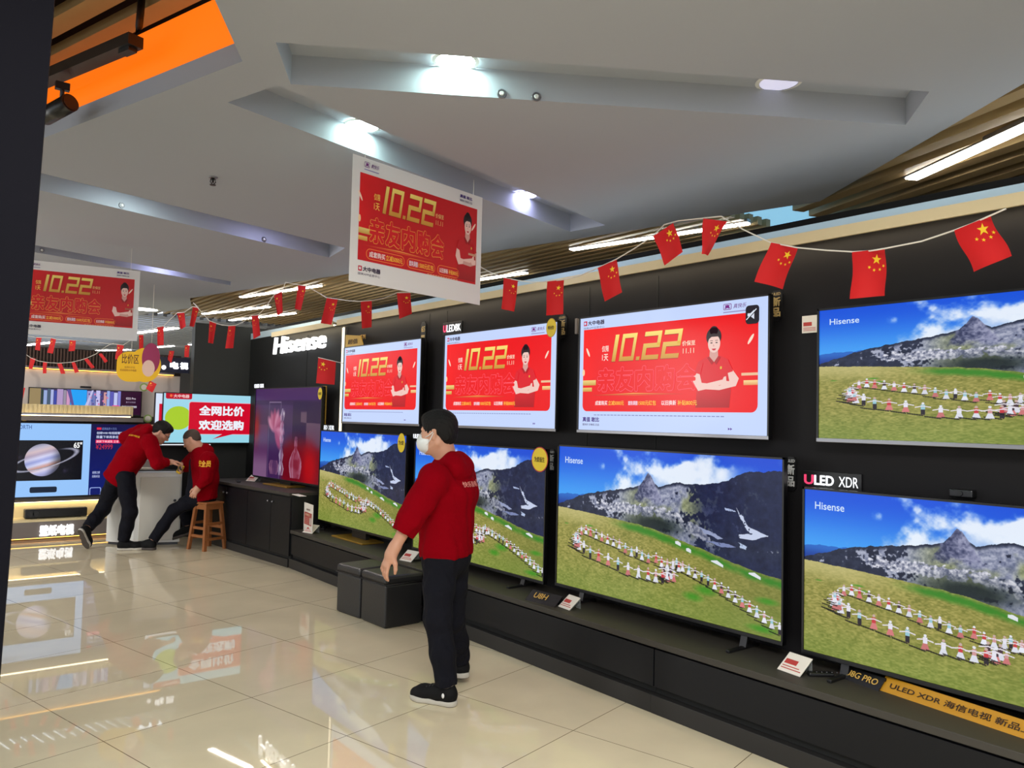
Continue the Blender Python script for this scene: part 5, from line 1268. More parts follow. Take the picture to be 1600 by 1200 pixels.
low_ = [('first from the dark column', [(47.5, 559), (55.5, 560), (51, 577), (45, 576)]), ('second from the dark column', [(67, 566), (73.5, 566), (72.5, 583.5), (66.5, 583.5)]), ('third from the dark column', [(89.5, 568), (96.5, 568), (102, 584), (95, 584)]), ('fourth from the dark column', [(111.5, 566), (117, 566), (123.5, 581), (117, 583)]), ('fifth from the dark column', [(131, 561), (137, 560), (148, 574), (143, 576)]), ('sixth from the dark column', [(154, 553), (159, 552), (168.5, 564), (164, 567)])]
for i, (lab, cs) in enumerate(low_): flag('small red flag on the sagging cord before brown ribs, '+lab, cs, 9.4, GF, True, .0, False, i)
flag('tiny red flag corner beside the dark column near the book screen', [(36, 606), (39.5, 606), (36, 622), (32, 622)], 9.0, GF, True, 0, False, 1)
cord('white cord carrying the flags above the poster screens, right part', [(x, y, dr(x, 3.27)) for x, y in [(1572, 326), (1547, 337), (1520, 349), (1491, 360), (1440, 377), (1384, 388), (1360, 392), (1333, 393.5), (1290, 391), (1246, 387), (1204, 379), (1160, 358), (1127, 338), (1098, 341), (1060, 345), (1038, 351), (1020, 369), (990, 389), (963, 405), (933, 419), (905, 431), (881, 437), (855, 440), (830, 441), (809, 438), (787, 434), (765, 425), (740, 411)]])
cord('white cord carrying the flags above the brand sign, middle part', [(x, y, d) for x, y, d in [(655, 451, 6.7), (641, 457, 6.7), (620, 457.5, 6.7), (600, 466, 6.6), (581, 469.5, 6.52), (563, 471, 6.5), (545, 470, 6.65), (528, 467.5, 6.8), (510, 465, 6.8), (495, 456, 6.95), (479, 447, 7.1), (466, 445, 7.1), (446, 441, 7.15), (441, 455, 7.2), (428, 461, 7.2), (415, 480, 7.25), (404, 492, 7.3), (393, 493, 7.3), (380, 503, 7.6), (368, 508.5, 7.8), (357, 509, 7.8), (347, 508, 7.85), (338, 505, 7.9), (327, 501, 7.9), (318, 491, 8.0), (302, 473, 8.1)]])
cord('white cord carrying the flags over the yellow sign, left part', [(302, 473, 8.1), (311, 481, 8.1), (301, 479, 8.1), (288, 488, 8.3), (277, 489, 8.3), (265, 500, 8.5), (256, 509.5, 8.7), (246, 511, 8.7), (235, 518, 8.9), (224, 523, 9.0), (217, 523, 9.0), (205, 531, 9.2), (193, 539, 9.3), (183, 538, 9.3), (150, 535, 9.45), (118, 532, 9.25), (108, 531, 9.25), (88, 530, 9.25), (80, 528, 9.25), (56, 527, 9.25), (38, 524, 9.25)])
cord('thin sagging cord before the brown ribbed panel', [(38, 552, 9.4), (48, 559, 9.4), (60, 564, 9.4), (75, 566.5, 9.4), (92, 567.5, 9.4), (112, 566, 9.4), (125, 563, 9.4), (137, 559, 9.4), (150, 553, 9.4), (162, 544, 9.4), (170, 539, 9.4), (178, 536, 9.4)])
cord('short white cord holding the lowest flag under the brand sign', [(497, 558.5, 6.9), (525, 565, 6.9), (537, 568, 6.95)])

# ------------------------------------------------------------------ people: bodies and clothes as smooth blended volumes
class Vol:
    """blended volume; c() tapered limbs, e() ellipsoids, cut() half spaces, mesh by surface nets"""
    def __init__(s, vox=.006, k=.02): s.vox, s.k, s.ops = vox, k, []
    def c(s, a, b, ra, rb, k=None, flat=None, sub=False):      # flat = (axis, scale): widen across an axis
        s.ops.append(('c', np.array(a, float), np.array(b, float), ra, rb, s.k if k is None else k, flat, sub)); return s
    def e(s, c, r, ax=None, k=None, sub=False):
        s.ops.append(('e', np.array(c, float), np.array(r, float), np.eye(3) if ax is None else np.array([np.array(a) for a in ax], float), 0, s.k if k is None else k, None, sub)); return s
    def cut(s, p, n): s.ops.append(('p', np.array(p, float), np.array(n, float))); return s
    def chain(s, pts, rs, **kw):
        for i in range(len(pts)-1): s.c(pts[i], pts[i+1], rs[i], rs[i+1], **kw)
        return s
    def bounds(s):
        lo, hi = np.full(3, 1e9), np.full(3, -1e9)
        for o in s.ops:
            if o[0] == 'p' or o[7]: continue
            if o[0] == 'c': m = max(o[3], o[4])*(max(1, o[6][1]) if o[6] else 1); a = np.minimum(o[1], o[2])-m; b = np.maximum(o[1], o[2])+m
            else: m = o[2].max(); a = o[1]-m; b = o[1]+m
            lo, hi = np.minimum(lo, a), np.maximum(hi, b)
        return lo, hi
    def field(s, org, shape):
        v = s.vox; F = np.full(shape, .5, np.float32)
        for o in s.ops:
            if o[0] == 'p':
                ax = [org[i]+v*np.arange(shape[i]) for i in range(3)]
                d = (ax[0][:, None, None]-o[1][0])*o[2][0]+(ax[1][None, :, None]-o[1][1])*o[2][1]+(ax[2][None, None]-o[1][2])*o[2][2]
                F = np.maximum(F, d.astype(np.float32)); continue
            k = o[5]
            if o[0] == 'c': m = max(o[3], o[4])*(max(1, o[6][1]) if o[6] else 1)+k+3*v; lo = np.minimum(o[1], o[2])-m; hi = np.maximum(o[1], o[2])+m
            else: m = o[2].max()+k+3*v; lo = o[1]-m; hi = o[1]+m
            i0 = np.maximum(0, np.floor((lo-org)/v).astype(int)); i1 = np.minimum(shape, np.ceil((hi-org)/v).astype(int)+1)
            if (i1 <= i0).any(): continue
            X, Y, Z = [org[i]+v*np.arange(i0[i], i1[i]) for i in range(3)]
            P = np.stack(np.meshgrid(X, Y, Z, indexing='ij'), -1).astype(np.float32)
            if o[0] == 'c':
                ba = o[2]-o[1]; pa = P-o[1]; t = np.clip((pa@ba)/max(ba@ba, 1e-12), 0, 1)
                q = pa-t[..., None]*ba
                if o[6]:
                    n = np.array(o[6][0]); sc = o[6][1]; cm = q@n; q = q+(cm*(1/sc-1))[..., None]*n
                d = np.sqrt((q*q).sum(-1))-(o[3]+(o[4]-o[3])*t)
            else:
                q = (P-o[1])@o[3].T; k0 = np.sqrt(((q/o[2])**2).sum(-1)); k1 = np.sqrt(((q/(o[2]**2))**2).sum(-1)); d = k0*(k0-1)/np.maximum(k1, 1e-6)
            sl = tuple(slice(i0[i], i1[i]) for i in range(3)); f = F[sl]
            if o[7]:
                h = np.clip(.5-.5*(f+d)/k, 0, 1); F[sl] = f*(1-h)+(-d)*h+k*h*(1-h)
            else:
                h = np.clip(.5+.5*(f-d)/k, 0, 1); F[sl] = f*(1-h)+d*h-k*h*(1-h)
        return F
    def grid(s, other=None):
        lo, hi = s.bounds(); pad = s.vox*4+.012
        org = lo-pad; shape = np.ceil((hi-lo+2*pad)/s.vox).astype(int)+1
        return org, shape
def nets(F, org, v):
    S = F < 0; nx, ny, nz = F.shape
    c = np.zeros((nx-1, ny-1, nz-1), np.int8)
    for dx in (0, 1):
        for dy in (0, 1):
            for dz in (0, 1): c += S[dx:nx-1+dx, dy:ny-1+dy, dz:nz-1+dz]
    act = (c > 0) & (c < 8); idx = np.full(act.shape, -1, np.int64); I = np.argwhere(act); idx[act] = np.arange(len(I))
    acc = np.zeros((len(I), 3)); cnt = np.zeros(len(I))
    cor = [(0, 0, 0), (1, 0, 0), (0, 1, 0), (1, 1, 0), (0, 0, 1), (1, 0, 1), (0, 1, 1), (1, 1, 1)]
    ed = [(0, 1), (2, 3), (4, 5), (6, 7), (0, 2), (1, 3), (4, 6), (5, 7), (0, 4), (1, 5), (2, 6), (3, 7)]
    vals = [F[I[:, 0]+a, I[:, 1]+b, I[:, 2]+d] for a, b, d in cor]
    for a, b in ed:
        fa, fb = vals[a], vals[b]; m = (fa < 0) != (fb < 0); t = np.where(m, fa/np.where(m, fa-fb, 1), 0)[:, None]
        p = np.array(cor[a])+(np.array(cor[b])-np.array(cor[a]))*t; acc += p*m[:, None]; cnt += m
    V = (I+acc/np.maximum(cnt, 1)[:, None])*v+org
    faces = []
    for ax in range(3):
        o1, o2 = [(1, 2), (2, 0), (0, 1)][ax]
        n = [nx, ny, nz]; sl0 = [slice(1, m-1) for m in n]; sl0[ax] = slice(0, n[ax]-1); sl1 = list(sl0); sl1[ax] = slice(1, n[ax])
        A, B = S[tuple(sl0)], S[tuple(sl1)]; J = np.argwhere(A != B)
        if not len(J): continue
        base = J.copy(); base[:, [i for i in range(3) if i != ax]] += 1
        inside = S[base[:, 0], base[:, 1], base[:, 2]]
        def g(da, db):
            q = base.copy(); q[:, o1] -= da; q[:, o2] -= db; return idx[q[:, 0], q[:, 1], q[:, 2]]
        a, b, cc, d = g(0, 0), g(1, 0), g(1, 1), g(0, 1)
        q = np.stack([a, b, cc, d], 1); q[~inside] = q[~inside][:, ::-1]
        faces.append(q)
    Fc = np.concatenate(faces)
    return V, Fc[(Fc >= 0).all(1)]
def smooth_v(V, Fc, it=2, lam=.5):
    n = len(V); E = np.concatenate([Fc[:, [0, 1]], Fc[:, [1, 2]], Fc[:, [2, 3]], Fc[:, [3, 0]]])
    for _ in range(it):
        acc = np.zeros_like(V); cnt = np.zeros(n)
        for a, b in ((0, 1), (1, 0)): np.add.at(acc, E[:, a], V[E[:, b]]); np.add.at(cnt, E[:, a], 1)
        V = V*(1-lam)+lam*acc/np.maximum(cnt, 1)[:, None]
    return V
def vol_obj(name, vols, m, parent, origin, it=2, wrinkle=None, k=.025, flip=False):
    """join one or more volumes (each with its own cuts) and link as one mesh"""
    v = vols[0].vox; los, his = zip(*[q.bounds() for q in vols]); lo = np.min(los, 0); hi = np.max(his, 0); pad = v*4+.012
    org = lo-pad; shape = np.ceil((hi-lo+2*pad)/v).astype(int)+1
    F = None
    for q in vols:
        f = q.field(org, shape)
        if F is None: F = f
        else: h = np.clip(.5+.5*(F-f)/k, 0, 1); F = F*(1-h)+f*h-k*h*(1-h)
    if wrinkle:
        A, fr = wrinkle; X, Y, Z = [org[i]+v*np.arange(shape[i]) for i in range(3)]
        X, Y, Z = X[:, None, None], Y[None, :, None], Z[None, None]
        F = F+(A*np.sin(fr*(Z*1.0+.35*np.sin(7*X+9*Y)+.25*X))*np.sin(fr*.45*(X+Y)+2*np.sin(6*Z))).astype(np.float32)
    V, Fc = nets(F, org, v); V = smooth_v(V, Fc, it)
    return mesh_obj(name, V-np.array(origin), Fc.tolist(), m, parent, True)
def n3(v): v = np.array(v, float); return v/np.linalg.norm(v)
def hand_ops(q, w, f, nrm, th, sc=1.0, curl=.5, spread=.06):
    """wrist w, finger direction f, back-of-hand normal nrm, thumb side th"""
    w, f, nrm, th = map(lambda a: np.array(a, float), (w, f, nrm, th)); f = n3(f); nrm = n3(nrm-f*(nrm@f)); th = n3(np.cross(nrm, f))*(1 if np.cross(nrm, f)@th > 0 else -1)
    kn = w+f*.085*sc
    q.c(w-f*.02*sc, w+f*.02*sc, .024*sc, .026*sc, k=.02, flat=(th, 1.15)); q.c(w+f*.02*sc, kn-f*.008*sc, .020*sc, .0165*sc, k=.015, flat=(th, 2.0))
    for i, (o, L, r) in enumerate(((.030, .070, .0088), (.0105, .078, .0092), (-.010, .072, .0088), (-.029, .056, .0078))):
        b = kn+th*o*sc-f*.004*sc; d = n3(f+th*(1.5-i)*spread); p = [b]; a = 0
        for sg, fr in enumerate((.45, .32, .25)):
            a += curl*(.5 if sg == 0 else .8)*(1+.12*i); dd = d*math.cos(a)-nrm*math.sin(a); p.append(p[-1]+dd*L*fr*sc)
        q.chain(p, [r*sc, r*.95*sc, r*.88*sc, r*.75*sc], k=.005)
    b = w+f*.022*sc+th*.024*sc-nrm*.006*sc; d1 = n3(f*.75+th*.75-nrm*.35); d2 = n3(f*.95+th*.25-nrm*.45)
    q.chain([b, b+d1*.036*sc, b+d1*.036*sc+d2*.028*sc, b+d1*.036*sc+d2*.028*sc+n3(f-nrm*.4)*.022*sc], [.0145*sc, .0115*sc, .0098*sc, .008*sc], k=.008)
def head_ops(q, c, F, U, s=1.0):
    """head centre c (between the ears, eye level), facing F, up U"""
    F = n3(F); U = n3(np.array(U, float)-F*(np.array(U, float)@F)); L = np.cross(U, F); A = [F, L, U]
    P = lambda f, l, u: np.array(c)+(F*f+L*l+U*u)*s
    q.e(P(-.012, 0, .036), np.array([.098, .077, .088])*s, A, k=.02); q.e(P(.020, 0, -.022), np.array([.070, .064, .078])*s, A, k=.03)
    q.c(P(.036, 0, -.088), P(.062, 0, -.088), .034*s, .024*s, k=.03, flat=(L, 1.25))
    for sd in (1, -1):
        q.c(P(-.02, sd*.052, -.055), P(.045, sd*.026, -.088), .022*s, .02*s, k=.03); q.e(P(.054, sd*.040, -.022), np.array([.026, .026, .022])*s, A, k=.02)
        q.c(P(.079, sd*.012, .028), P(.070, sd*.046, .026), .010*s, .009*s, k=.014)
        q.e(P(.090, sd*.031, .004), np.array([.012, .017, .010])*s, A, k=.012, sub=True)
        q.e(P(.074, sd*.031, .003), np.array([.014, .015, .012])*s, A, k=.006)
        q.c(P(-.012, sd*.073, .018), P(-.008, sd*.072, -.030), .012*s, .008*s, k=.006, flat=(n3(F-.35*sd*L), 1.7)); q.e(P(-.002, sd*.085, -.002), np.array([.009, .007, .016])*s, A, k=.006, sub=True)
    q.c(P(.082, 0, .014), P(.104, 0, -.026), .009*s, .0135*s, k=.014); q.c(P(.094, .012, -.032), P(.094, -.012, -.032), .0095*s, .0095*s, k=.008)
    q.c(P(.086, -.017, -.058), P(.086, .017, -.058), .0085*s, .0085*s, k=.008); q.c(P(.084, -.014, -.069), P(.084, .014, -.069), .0095*s, .0095*s, k=.008)
    q.c(P(.098, -.020, -.0635), P(.098, .020, -.0635), .003*s, .003*s, k=.004, sub=True); q.e(P(.068, 0, -.098), np.array([.022, .022, .018])*s, A, k=.015)
    return P, A
def eyes(P, A, s, parent, origin, down=0.0):
    for sd in (1, -1):
        c = Vector(P(.0765, sd*.031, .003))-Vector(origin); mb = MB(); mb.ball(c, .0125*s, 0, n=14); o = mb.build('eye', M['eye'], parent)
        c2 = Vector(P(.0875, sd*.031, .003-down))-Vector(origin); mb = MB(); mb.ball(c2, .0042*s, 0, n=10); mb.build('iris', M['iris'], o)
def shoe(parent, origin, heel, toe, up, sole_m, s=1.0, name='shoe', vox=.006, high=.085):
    heel, toe = np.array(heel, float), np.array(toe, float); f = n3(toe-heel); up = n3(np.array(up, float)-f*(np.array(up, float)@f)); l = np.cross(up, f); L = np.linalg.norm(toe-heel)
    P = lambda a, b, c: heel+f*a*L+l*b+up*c
    q = Vol(vox, .025); q.c(P(.14, 0, .055*s), P(.36, 0, .060*s), .042*s, .044*s, flat=(up, 1.25)); q.c(P(.36, 0, .058*s), P(.72, 0, .044*s), .044*s, .044*s); q.c(P(.70, 0, .040*s), P(.88, .004, .034*s), .046*s, .034*s); q.c(P(.16, 0, .06*s), P(.20, 0, high*s), .040*s, .042*s)
    q.cut(P(0, 0, .016*s), -up)
    o = vol_obj(name, [q], M['shoe'], parent, origin, 1)
    q = Vol(vox, .02); q.c(P(.13, 0, .018*s), P(.45, 0, .016*s), .043*s, .040*s, flat=(l, 1.0)); q.c(P(.45, 0, .016*s), P(.74, .002, .016*s), .040*s, .050*s); q.c(P(.74, .002, .016*s), P(.87, .004, .02*s), .050*s, .038*s)
    q.cut(P(0, 0, .030*s), up); q.cut(P(0, 0, 0.0), -up)
    vol_obj('sole', [q], sole_m, o, origin, 1)
    q = Vol(vox*.6, .02); q.c(P(.13, 0, .004*s), P(.45, 0, .004*s), .038*s, .035*s); q.c(P(.45, 0, .004*s), P(.74, .002, .004*s), .035*s, .045*s); q.c(P(.74, .002, .004*s), P(.87, .004, .004*s), .045*s, .033*s); q.cut(P(0, 0, .010*s), up); q.cut(P(0, 0, -.0025), -up)
    vol_obj('outsole', [q], M['sole_dark'], o, origin, 1)
    mb = MB()
    for i in range(4):
        a = Vector(P(.46+.07*i, -.026, (.098-.006*i)*s)-origin); b = Vector(P(.47+.07*i, .026, (.098-.006*i)*s)-origin); m_ = Vector(P(.465+.07*i, 0, (.106-.007*i)*s)-origin); mb.tube([a, m_, b], .003, 6)
    mb.build('laces', M['tag_black'], o); return o
def person(label, J, F, Fh, Uh, spec):
    """J joints in world space; F body facing; Fh, Uh head facing and up"""
    J = {k: np.array(v, float) for k, v in J.items()}; F = n3(F); Z = np.array([0, 0, 1.0]); vox = spec.get('vox', .006); s = spec.get('s', 1.0)
    for a in 'lr':                                   # the ankle sits over the heel of its shoe
        f_ = J[a+'toe']-J[a+'heel']; L_ = np.linalg.norm(f_); f_ = f_/L_; u_ = np.array(J.get(a+'up', Z), float); u_ = n3(u_-f_*(u_@f_))
        J[a+'a'] = J[a+'heel']+f_*L_*.19+u_*.085*s
    base = np.array([J['pelvis'][0], J['pelvis'][1], 0.0]); t = thing('person', label, 'person', tuple(base))
    sp_ = n3(J['neck']-J['pelvis']); Lat = n3(J['ls']-J['rs']); Fr = n3(np.cross(Lat, sp_))
    hl = n3(J['lh']-J['rh'])
    # --- body (one continuous skin)
    b = Vol(vox*.8 if vox < .007 else vox*.75, .025)
    P, A = head_ops(b, J['head'], Fh, Uh, s)
    b.chain([J['neck'], J['neck']*.4+P(-.02, 0, -.05)*.6, P(-.018, 0, -.03)], [.062*s, .056*s, .052*s], k=.03)
    b.c(J['chest'], J['neck']-sp_*.03, .105*s, .06*s, flat=(Lat, 1.35)); b.c(J['pelvis'], J['chest'], .10*s, .105*s, flat=(Lat, 1.3))
    for a in 'lr':
        b.chain([J[a+'s'], J[a+'e'], J[a+'w']], [.050*s, .039*s, .027*s], k=.02); b.chain([J[a+'h'], J[a+'k'], J[a+'a']], [.075*s, .052*s, .036*s], k=.03)
        hd = J[a+'w']-J[a+'e']; fd = J.get(a+'f', hd); nr = J.get(a+'n', np.cross(n3(fd), F)); thd = J.get(a+'t', F)
        hand_ops(b, J[a+'w'], fd, nr, thd, s, spec.get('curl_'+a, .45))
        b.c(J[a+'w']-n3(hd)*.03, J[a+'w']+n3(np.array(fd))*.02, .027*s, .025*s, k=.02)
    vol_obj('body', [b], M['skin'], t, base, 1)
    eyes(P, A, s, t, base, .002)
    # --- trousers
    tr = Vol(vox, .035); tr.c(J['pelvis']+sp_*.05, J['pelvis']-sp_*.04, .128*s, .135*s, flat=(hl, 1.22))
    th = spec.get('thigh', .100)
    legs = [tr]
    for a in 'lr':
        m1 = J[a+'h']*.5+J[a+'k']*.5; m2 = J[a+'k']*.5+J[a+'a']*.5; d = n3(J[a+'a']-J[a+'k']); lg = Vol(vox, .03); cr = spec.get('cuff', .052)*s
        lg.chain([J[a+'h'], m1, J[a+'k'], m2, J[a+'a']+d*.03], [th*s, (th-.012)*s, (th-.024)*s, (th-.030)*s, cr], k=.03); lg.cut(J[a+'a']-d*spec.get('hemline', .025), d); legs.append(lg)
    if 'waist' in spec: tr.cut(J['pelvis']+sp_*spec['waist'], sp_)
    vol_obj('trousers', legs, M['trouser'], t, base, 2, (.0035, 38), .03)
    # --- hooded sweatshirt: torso, two sleeves, hem, hood
    to = Vol(vox, .05); w_ = spec.get('belly', .135)
    to.c(J['pelvis']+sp_*.02, J['waist'], (w_+.008)*s, w_*s, flat=(n3(Lat*.5+hl*.5), 1.28)); to.c(J['waist'], J['chest'], w_*s, (w_+.008)*s, flat=(Lat, 1.24)); to.c(J['chest'], J['neck']-sp_*.07, (w_+.004)*s, .085*s, flat=(Lat, 1.28))
    to.c(J['ls']-sp_*.01, J['rs']-sp_*.01, .072*s, .072*s, k=.05); to.c(J['neck']-sp_*.06, J['neck']-sp_*.015, .085*s, .070*s)
    hem = J['pelvis']+sp_*spec.get('hem', -.05)
    to.c(hem+sp_*.018, hem-sp_*.03, (w_+.004)*s, (w_+.002)*s, k=.01, flat=(hl, 1.26))
    to.cut(hem, -sp_)
    vols = [to]
    for a in 'lr':
        sl = Vol(vox, .04); e, w = J[a+'e'], J[a+'w']; cf = e+(w-e)*spec.get('cuff_'+a, .92); dw = n3(w-e)
        sl.c(J[a+'s'], J[a+'s']*.45+e*.55, .084*s, .074*s); sl.c(J[a+'s']*.45+e*.55, e, .074*s, .066*s); sl.c(e, cf, .066*s, spec.get('cuffr_'+a, .050)*s); sl.c(cf-dw*.03, cf+dw*.03, spec.get('cuffr_'+a, .046)*s, spec.get('cuffr_'+a, .046)*s, k=.008)
        sl.cut(cf, dw); vols.append(sl)
    hoodie = vol_obj('hooded_sweatshirt', vols, M['red_cloth'], t, base, 5, (.004, 30), .04)
    hd_ = Vol(vox, .045); nb = J['neck']-sp_*.02; s_body, s = s, s*spec.get('hood', 1.0)
    hd_.c(nb-Fr*.075*s-Lat*.055*s+sp_*.005, nb-Fr*.075*s+Lat*.055*s+sp_*.005, .044*s, .044*s); hd_.c(nb-Fr*.085*s-sp_*.04*s, nb-Fr*.075*s-sp_*.14*s, .062*s, .034*s, flat=(Lat, 1.7))
    hd_.c(nb-Fr*.060*s+sp_*.045*s-Lat*.032*s, nb-Fr*.060*s+sp_*.045*s+Lat*.032*s, .036*s, .036*s)
    for sd in (1, -1): hd_.c(nb-Fr*.045*s+sp_*.040*s+Lat*sd*.055*s, nb+Fr*.045*s+Lat*sd*.050*s-sp_*.015*s, .030*s, .024*s)
    for sd in (1, -1): hd_.c(nb-Fr*.08*s+Lat*sd*.07*s, nb+Fr*.045*s+Lat*sd*.050*s-sp_*.025*s, .042*s, .026*s)
    vol_obj('hood', [hd_], M['red_cloth'], hoodie, base, 2); s = s_body
    # --- hair
    hr = Vol(vox*.8, .02); hs = s*1.0
    if spec['hair'] == 'short':
        hr.e(P(-.016, 0, .042), np.array([.106, .085, .094])*hs, A); hr.e(P(.030, 0, .090), np.array([.060, .060, .034])*hs, A); hr.e(P(-.060, 0, -.010), np.array([.055, .066, .060])*hs, A)
        hr.cut(P(.070, 0, .045), A[0]*.80-A[2]*.60); hr.cut(P(-.03, 0, -.055), -A[2]*.95+A[0]*.3)
        for sd in (1, -1): hr.e(P(.010, sd*.098, -.030), np.array([.035, .034, .050])*hs, A, sub=True, k=.01)
        vol_obj('hair', [hr], M['hair'], t, base, 1, (.0035, 120))
    else:
        hr.e(P(-.013, 0, .040), np.array([.0995, .0785, .0885])*hs, A); hr.e(P(-.055, 0, -.005), np.array([.050, .062, .055])*hs, A)
        hr.cut(P(.066, 0, .055), A[0]*.75-A[2]*.66); hr.cut(P(-.03, 0, -.040), -A[2])
        vol_obj('hair', [hr], M['stubble'], t, base, 1)
    if spec.get('mask'):
        mk = Vol(vox*.7, .015); mk.e(P(.052, 0, -.052), np.array([.077, .074, .062])*s, A); mk.c(P(.102, 0, -.016), P(.106, 0, -.066), .020*s, .018*s, flat=(A[1], 1.2)); mk.cut(P(.028, 0, -.05), -A[0]*.97-A[2]*.2); mk.cut(P(.07, 0, -.004), A[2]*.92-A[0]*.38)
        mo = vol_obj('face_mask', [mk], M['mask'], t, base, 1)
        mb = MB()
        for sd in (1, -1):
            for u in (-.020, -.075):
                pts = [P(.050, sd*.066, u), P(.020, sd*.0765, u*.6), P(-.014, sd*.082, u*.15+.014)]; mb.tube([Vector(p_-base) for p_ in pts], .0022, 6)
        mb.build('ear_loops', M['mask'], mo)
    for a in 'lr':
        shoe(t, base, J[a+'heel'], J[a+'toe'], J.get(a+'up', Z), spec.get('sole', M['sole']), s, vox=vox)
        if spec.get('sock'): q = Vol(vox, .01); d = n3(J[a+'a']-J[a+'k']); q.c(J[a+'a']-d*.05, J[a+'a']+d*.05, .041*s, .041*s); vol_obj('sock', [q], M['shelf_grey'], t, base, 1)
    return t, hoodie, base
def cloth_text(body, hoodie, base, centre, right, up, out, w, h, m, bold=.02):
    """lettering printed on a garment: cast on to the cloth along -out"""
    bpy.context.view_layer.update()
    me = hoodie.data; bv = BVHTree.FromPolygons([v.co.copy() for v in me.vertices], [tuple(p.vertices) for p in me.polygons])
    v, f = text_in(body, -w/2, -h/2, w/2, h/2, bold); c = Vector(centre)-Vector(base); right, up, out = Vector(n3(right)), Vector(n3(up)), Vector(n3(out))
    V = []
    for x, y, zo in v:
        o = c+right*x+up*y+out*.3; hit = bv.ray_cast(o, -out)
        V.append((hit[0]+out*(.003+zo*3)) if hit[0] is not None else (o-out*.3))
    bm = bmesh.new(); vs = [bm.verts.new(p) for p in V]
    for q in f:
        try: bm.faces.new([vs[i] for i in q])
        except ValueError: pass
    me2 = bpy.data.meshes.new('printed_lettering'); bm.to_mesh(me2); bm.free(); me2.materials.append(m)
    return link(me2, 'printed_lettering', hoodie)

# --- the standing, walking man with the face mask
d0 = 4.46
F1_ = n3((-.45, .894, 0)); R1 = np.array([F1_[1], -F1_[0], 0])
def A3(px, py, d): return np.array(at(px, py, d))
J = dict(pelvis=A3(697, 856, 4.48), waist=A3(698, 812, 4.48), chest=A3(703, 768, 4.48), neck=A3(698, 722, 4.47), head=A3(684, 677, 4.46),
         ls=A3(678, 748, 4.31), rs=A3(719, 744, 4.63), le=A3(641, 812, 4.20), lw=A3(613, 862, 4.16), re=A3(716, 812, 4.70), rw=A3(700, 862, 4.66),
         lh=A3(688, 868, 4.41), rh=A3(707, 868, 4.55), lk=A3(684, 965, 4.36), la=A3(693, 1072, 4.40), rk=A3(705, 968, 4.58), ra=A3(717, 1040, 4.74))
J['lf'] = A3(598, 893, 4.15)-J['lw']; J['ln'] = np.array(-FW)*.6+np.array(-RT)*.8; J['lt'] = np.array([0, 0, 1.0])*0+np.array(-FW)*1.0
lhl = np.array(on_z(712, 1104)); ltoe = lhl+F1_*.285
J['lheel'], J['ltoe'] = lhl, ltoe
Fb = n3(F1_*.62+np.array([FW.x, FW.y, 0])*.75); rhl = A3(727, 1060, 4.66); rt = rhl+Fb*.27; rt[2] = .004; J['rheel'], J['rtoe'] = rhl, rt
t1, hood1, b1 = person('standing man in red hooded sweatshirt and white face mask beside the black leather cubes', J, F1_, n3(F1_*1.0+np.array([0, 0, -.10])+np.array(-RT)*.22), (0, 0, 1), dict(hair='short', mask=True, cuff_l=.42, cuffr_l=.060, cuff_r=.9, curl_l=.42, vox=.0055, hem=-.035, sole=M['sole'], thigh=.098, belly=.138, cuff=.058, sock=True, s=1.0))
bk = -F1_
cloth_text('快乐服务 幸福生活', hood1, b1, A3(727, 754, 4.5)+0*bk, -np.array([-R1[0], -R1[1], 0]), (0, 0, 1), bk, .27, .030, mat('faded_print', rgb(220, 140, 130), .8), .02)
q = J['lheel']+F1_*.055-R1*.047+np.array([0, 0, .062]); mb = MB(); mb.ball(Vector(q-b1), .011, 0, .35+.65*abs(F1_[0]), .35+.65*abs(F1_[1]), 1.25, 12); mb.build('shoe_emblem', M['text_white'], t1)

# --- the bending man at the counter
d2 = 9.0
rtv, fwv = np.array(RT), np.array(FW); Fz = n3(np.array([RT.x, RT.y, 0])*.94+np.array([FW.x, FW.y, 0])*.34)
J = dict(pelvis=A3(189, 738, 9.0), waist=A3(204, 715, 9.0), chest=A3(221, 693, 9.0), neck=A3(238, 672, 9.0), head=A3(252, 676, 9.0),
         rs=A3(234, 690, 8.83), ls=A3(221, 674, 9.17), re=A3(246, 724, 8.80), rw=A3(265, 722, 8.90), le=A3(196, 684, 9.22), lw=A3(207, 712, 9.24),
         rh=A3(196, 744, 8.91), lh=A3(183, 744, 9.08), rk=A3(203, 800, 8.90), ra=A3(201, 842, 8.93), lk=A3(161, 796, 9.16), la=A3(142, 842, 9.2))
J['rf'] = A3(278, 722, 8.95)-J['rw']; J['rn'] = np.array([0, 0, 1.0]); J['lf'] = A3(212, 722, 9.2)-J['lw']; J['ln'] = -rtv
rh = np.array(on_z(183, 860)); J['rheel'] = rh; J['rtoe'] = rh+Fz*.285
Ft = n3(Fz*.35+np.array([FW.x, FW.y, 0])*.94); lt_ = np.array(on_z(137, 858)); J['ltoe'] = lt_; J['lheel'] = lt_-Ft*.13+np.array([0, 0, .23]); J['lup'] = Ft*.87+np.array([0, 0, .49])

